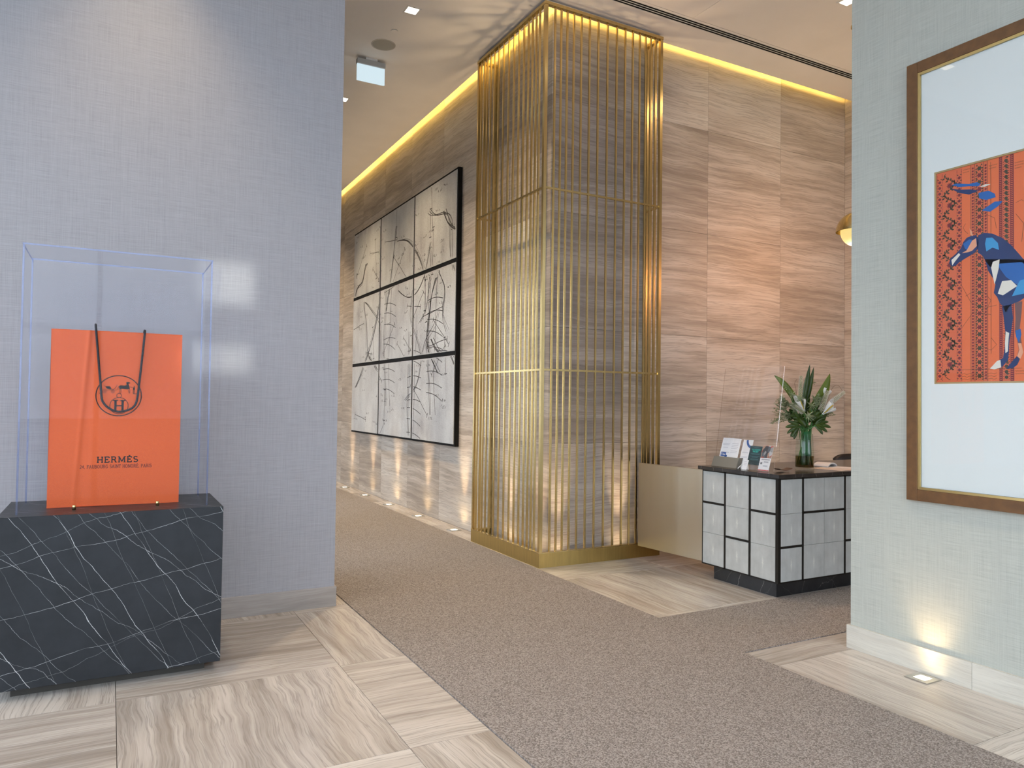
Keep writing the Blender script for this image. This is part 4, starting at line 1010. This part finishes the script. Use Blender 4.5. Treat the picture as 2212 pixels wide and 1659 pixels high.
for tip, base, wd, bow, d, lab in (((1675, 818), (1735, 893), .034, (-.02, 0, .05), .03, 'long green strap leaf arching to the upper left of the bouquet'),
                              ((1751.5, 794), (1737, 880), .028, (.0, 0, .0), .02, 'tall dark strap leaf at the very top of the bouquet'),
                              ((1763, 799), (1745, 885), .026, (.0, 0, .0), .05, 'tall strap leaf just right of the topmost leaf'),
                              ((1792, 813), (1748, 898), .052, (.03, 0, -.01), -.01, 'broad bright green leaf leaning to the upper right'),
                              ((1700, 905), (1738, 930), .030, (0, 0, .04), -.05, 'short dark leaf drooping at the left of the bouquet'),
                              ((1782, 893), (1752, 925), .030, (.03, 0, -.02), -.03, 'rounded dark leaf under the right lily')):
    r = root('strap_leaf', lab, 'leaf', GB); mb = MB(); blade(mb, bez(P(*base, d), P(*tip, d), bow), wd); fin(mb, 'blade', LEAF if wd > .03 else DLEAF, r, True, .0015)
    stem(r, P(*base, d))
def calla(px, py, ang, sc, d, lab):
    r = root('calla_lily', lab, 'flower', GB); O = P(px, py, d)
    ax = (RT2*math.sin(ang) + Vector((0, 0, math.cos(ang)))).normalized(); sdv = FW2.cross(ax).normalized(); fv = FW2
    def fsp(u, v):
        a = 2*PI*u*.86-PI*.86-PI/2
        rad = sc*(.008+.037*math.sin(v*1.6)**2.2*(1+.15*math.cos(a+PI/2))); hgt = sc*(.105*v + .055*v**2*max(0, math.cos(a+PI/2+.5))**2)
        return O + sdv*(rad*math.cos(a)) + fv*(-rad*math.sin(a)*.9) + ax*(hgt-.07*sc)
    mb = MB().grid(fsp, 20, 8); fin(mb, 'spathe', PETAL, r, True, .0015)
    fin(MB().tube([O-ax*.05*sc, O+ax*.045*sc], [.007*sc, .005*sc], 8), 'spadix', SPAD, r); stem(r, O-ax*.07*sc, mat=STEM, rad=.006)
calla(1727, 880, -.35, 1.0, -.06, 'white calla lily at the front left of the bouquet'); calla(1785, 855, .45, 1.05, .02, 'white calla lily behind the right side of the bouquet'); calla(1785, 889, .85, 1.1, -.06, 'white calla lily at the lower right of the bouquet')
FLO = MB()
for i in range(4):
    a = i*PI/2; FLO.poly([(0, 0, 0), (math.cos(a-.5)*.006, math.sin(a-.5)*.006, .004), (math.cos(a)*.011, math.sin(a)*.011, .007), (math.cos(a+.5)*.006, math.sin(a+.5)*.006, .004)])
def spike(b, t_, rad, d, lab):
    r = root('flower_spike', lab, 'flower', GB); A, B_ = P(*b, d), P(*t_, d); ax = (B_-A).normalized(); o1 = ax.orthogonal().normalized(); o2 = ax.cross(o1); mb = MB(); L = (B_-A).length; n = int(L/.0075)
    for i in range(n):
        s_ = i/n
        for k_ in range(7):
            a = k_*2*PI/7+i*.45; dr = o1*math.cos(a)+o2*math.sin(a); rr = rad*(1-.35*s_)
            c = A+ax*(L*s_)+dr*rr; q = .0095*(1-.3*s_)
            tip = c+dr*q*.9+ax*q*.9; sd = dr.cross(ax)
            mb.bm.faces.new([mb.bm.verts.new(x) for x in (c-dr*rr*.5, c+sd*q*.8, tip, c-sd*q*.8)])
    fin(mb, 'florets', CREAM, r, False); fin(MB().tube([A-ax*.01, A.lerp(B_, .5), B_], [rad*.55, rad*.5, rad*.25], 8), 'core', leafmat('spike_core', (.25, .28, .12), (.5, .5, .3)), r); stem(r, A)
for b, t_, rad, d, lab in (((1731, 873), (1734, 818), .021, .03, 'upright cream flower spike left of the tall leaves'), ((1771, 893), (1785, 850), .023, -.03, 'thick cream flower spike in front of the back lily'),
                      ((1797, 874), (1825, 852), .020, .0, 'cream flower spike pointing far right'), ((1729, 897), (1703, 880), .021, -.07, 'short cream flower spike pointing left at the front'), ((1755, 846), (1756, 828), .015, .07, 'small cream flower spike behind the tall leaves'), ((1698, 890), (1692, 858), .019, .02, 'pale flower spike at the left behind the fine foliage')):
    spike(b, t_, rad, d, lab)
def rosette(px, py, d, n, L, lab, mat):
    r = root('variegated_foliage', lab, 'foliage', GB); mb = MB(); O = P(px, py, d)
    for i in range(n):
        a = i*2.4; el = .2+.9*(i/n); dv = (RT2*math.cos(a)+Vector((0, 0, math.sin(a))))*math.cos(el)-FW2*math.sin(el); q = L*(1-.35*i/n)
        blade(mb, bez(O, O+dv*q, (0, 0, .006), 5), .009, side=Vector((.3, .2, .9)) if abs(dv.z) < .7 else RT2)
    fin(mb, 'leaves', mat, r, True, .001); stem(r, O)
rosette(1737, 907, -.09, 18, .07, 'green and white variegated leaf rosette at the front of the bouquet', VLEAF)
rosette(1710, 862, .0, 14, .055, 'variegated leaf cluster at the upper left of the bouquet', VLEAF); rosette(1702, 846, .03, 10, .04, 'small pale leaf cluster at the far upper left', VLEAF); rosette(1722, 868, -.05, 16, .05, 'variegated leaf cluster beside the front left lily', VLEAF); rosette(1750, 885, -.03, 14, .06, 'pale leaf cluster between the broad leaf and the front rosette', VLEAF); rosette(1760, 833, .08, 10, .05, 'pale leaf cluster behind the broad right leaf', VLEAF)
def lobed(px, py, d, ang, L, n, lab):
    r = root('lobed_leaf', lab, 'leaf', GB); mb = MB(); O = P(px, py, d)
    for i in range(n):
        a = ang + (i-(n-1)/2)*.42; dv = RT2*math.cos(a)+Vector((0, 0, math.sin(a)))-FW2*.25
        blade(mb, bez(O, O+dv.normalized()*L*(1-.12*abs(i-(n-1)/2)), (0, 0, .01), 8), .017, prof=lambda s_: .35+.65*math.sin(PI*min(1, .15+s_*.8)) if s_ < .97 else .1)
    fin(mb, 'lobes', DLEAF, r, True, .0012); stem(r, O)
lobed(1722, 928, -.06, PI+.25, .15, 4, 'dark finger lobed leaf drooping left over the vase rim'); lobed(1756, 925, -.06, -.12, .13, 5, 'dark finger lobed leaf spreading right over the vase rim'); lobed(1720, 935, -.03, PI+.95, .10, 2, 'dark leaf hanging down left of the vase')
lobed(1740, 900, .02, PI/2, .16, 6, 'dark leaf cluster behind the lilies'); lobed(1730, 918, -.04, PI*.75, .12, 5, 'dark leaf cluster under the front left spike'); lobed(1750, 918, -.04, PI*.3, .12, 5, 'dark leaf cluster under the right spikes'); lobed(1738, 925, .04, PI/2, .14, 6, 'dark leaf cluster filling the middle of the bouquet'); lobed(1718, 908, .0, PI-.4, .11, 5, 'dark leaf cluster at the left middle of the bouquet'); lobed(1755, 905, .0, .9, .10, 4, 'dark leaf cluster below the broad right leaf')
def spray(px, py, d, ang, L, n, lab):
    r = root('fine_foliage', lab, 'foliage', GB); tw = MB(); lf = MB(); O = P(px, py, d)
    for i in range(n):
        a = ang+R_.uniform(-.6, .6); l_ = L*R_.uniform(.6, 1); dv = RT2*math.cos(a)+Vector((0, 0, math.sin(a)))+FW2*R_.uniform(-.5, .4)
        pth = bez(O, O+dv*l_, (0, 0, R_.uniform(-.02, .03)), 10); tw.tube(pth, .0009, 4)
        for q in pth[2:]:
            for k_ in range(3):
                w_ = Vector((R_.uniform(-1, 1), R_.uniform(-1, 1), R_.uniform(-.6, 1))).normalized(); blade(lf, bez(q, q+w_*.016, (0, 0, 0), 3), .0035, side=Vector((.1, .9, .3)))
    fin(tw, 'twigs', FINE, r); o = fin(lf, 'leaflets', FINE, r, False); o['kind'] = 'stuff'; stem(r, O, rad=.002)
spray(1705, 885, -.02, PI-.3, .14, 14, 'wispy pale foliage at the upper left of the bouquet'); spray(1715, 900, -.05, PI/2+.3, .10, 14, 'wispy foliage filling the left middle of the bouquet'); spray(1760, 885, -.05, PI/2-.2, .11, 14, 'wispy foliage filling the right middle of the bouquet'); spray(1712, 905, -.02, PI-.05, .20, 18, 'wispy grey green foliage spreading left of the bouquet'); spray(1775, 905, .0, .45, .12, 7, 'wispy foliage behind the lower right lily'); spray(1730, 890, -.04, PI/2+.6, .10, 6, 'wispy foliage around the front left lily')
for pts, lab in (([(1726, 880), (1722, 850), (1719, 835), (1724, 826)], 'thin curled brown twig left of the upright spike'), ([(1785, 880), (1800, 845), (1812, 838), (1822, 850)], 'thin curled brown twig arching over the right spike')):
    r = root('curly_twig', lab, 'twig', GB); fin(MB().tube(smooth_path([P(1740, 930)]+[P(*p, .02) for p in pts]), .0011, 5), 'twig', TWIG, r)
r = root('wrapped_leaf', 'green leaf rolled around the stems inside the vase', 'leaf', GB)
fin(MB().grid(lambda u, v: MOUTH+Vector((.058*math.cos(-2.6+u*2.4)*(1-.15*v), .058*math.sin(-2.6+u*2.4)*(1-.15*v), -VH+.125+(.21)*v)), 14, 6), 'blade', leafmat('wet_leaf', (.015, .085, .03), (.03, .16, .06), .25), r, True, .001)

# ------------------------------------------------------------------ pendant lamp
pd = thing('pendant_lamp', 'brass dome pendant lamp with glowing globe at the edge of the right wall', 'lamp', (6.735, 5.0, 3.40))
dome = [(.2*math.cos(a), .2*math.sin(a)) for a in [i*PI/2/14 for i in range(15)]]
MB().lathe([(x, z) for x, z in dome]+[(max(0, x-.004), z-.003) for x, z in dome[::-1]], 48).build('dome', BRASS, pd, True)
MB().lathe([(.155*math.sin(a), -.155*math.cos(a)-.0) for a in [i*PI/20 for i in range(0, 17)]], 40).build('globe', emit('globe_glow', (1.0, .74, .24), 1.0), pd, True)
bx('rod', BRASS, -.006, .006, -.006, .006, .199, CEIL-3.40-.02, pd); MB().lathe([(0, CEIL-3.42), (.06, CEIL-3.42), (.06, CEIL-3.4), (0, CEIL-3.4)], 24).build('canopy', BRASS, pd)
pl_ = bpy.data.lights.new('pendant_glow', 'POINT'); pl_.energy = 85; pl_.color = (1.0, .50, .26); pl_.shadow_soft_size = .1
po = bpy.data.objects.new('pendant_glow', pl_); C.objects.link(po); po.parent = pd; po.location = (0, 0, -.2)
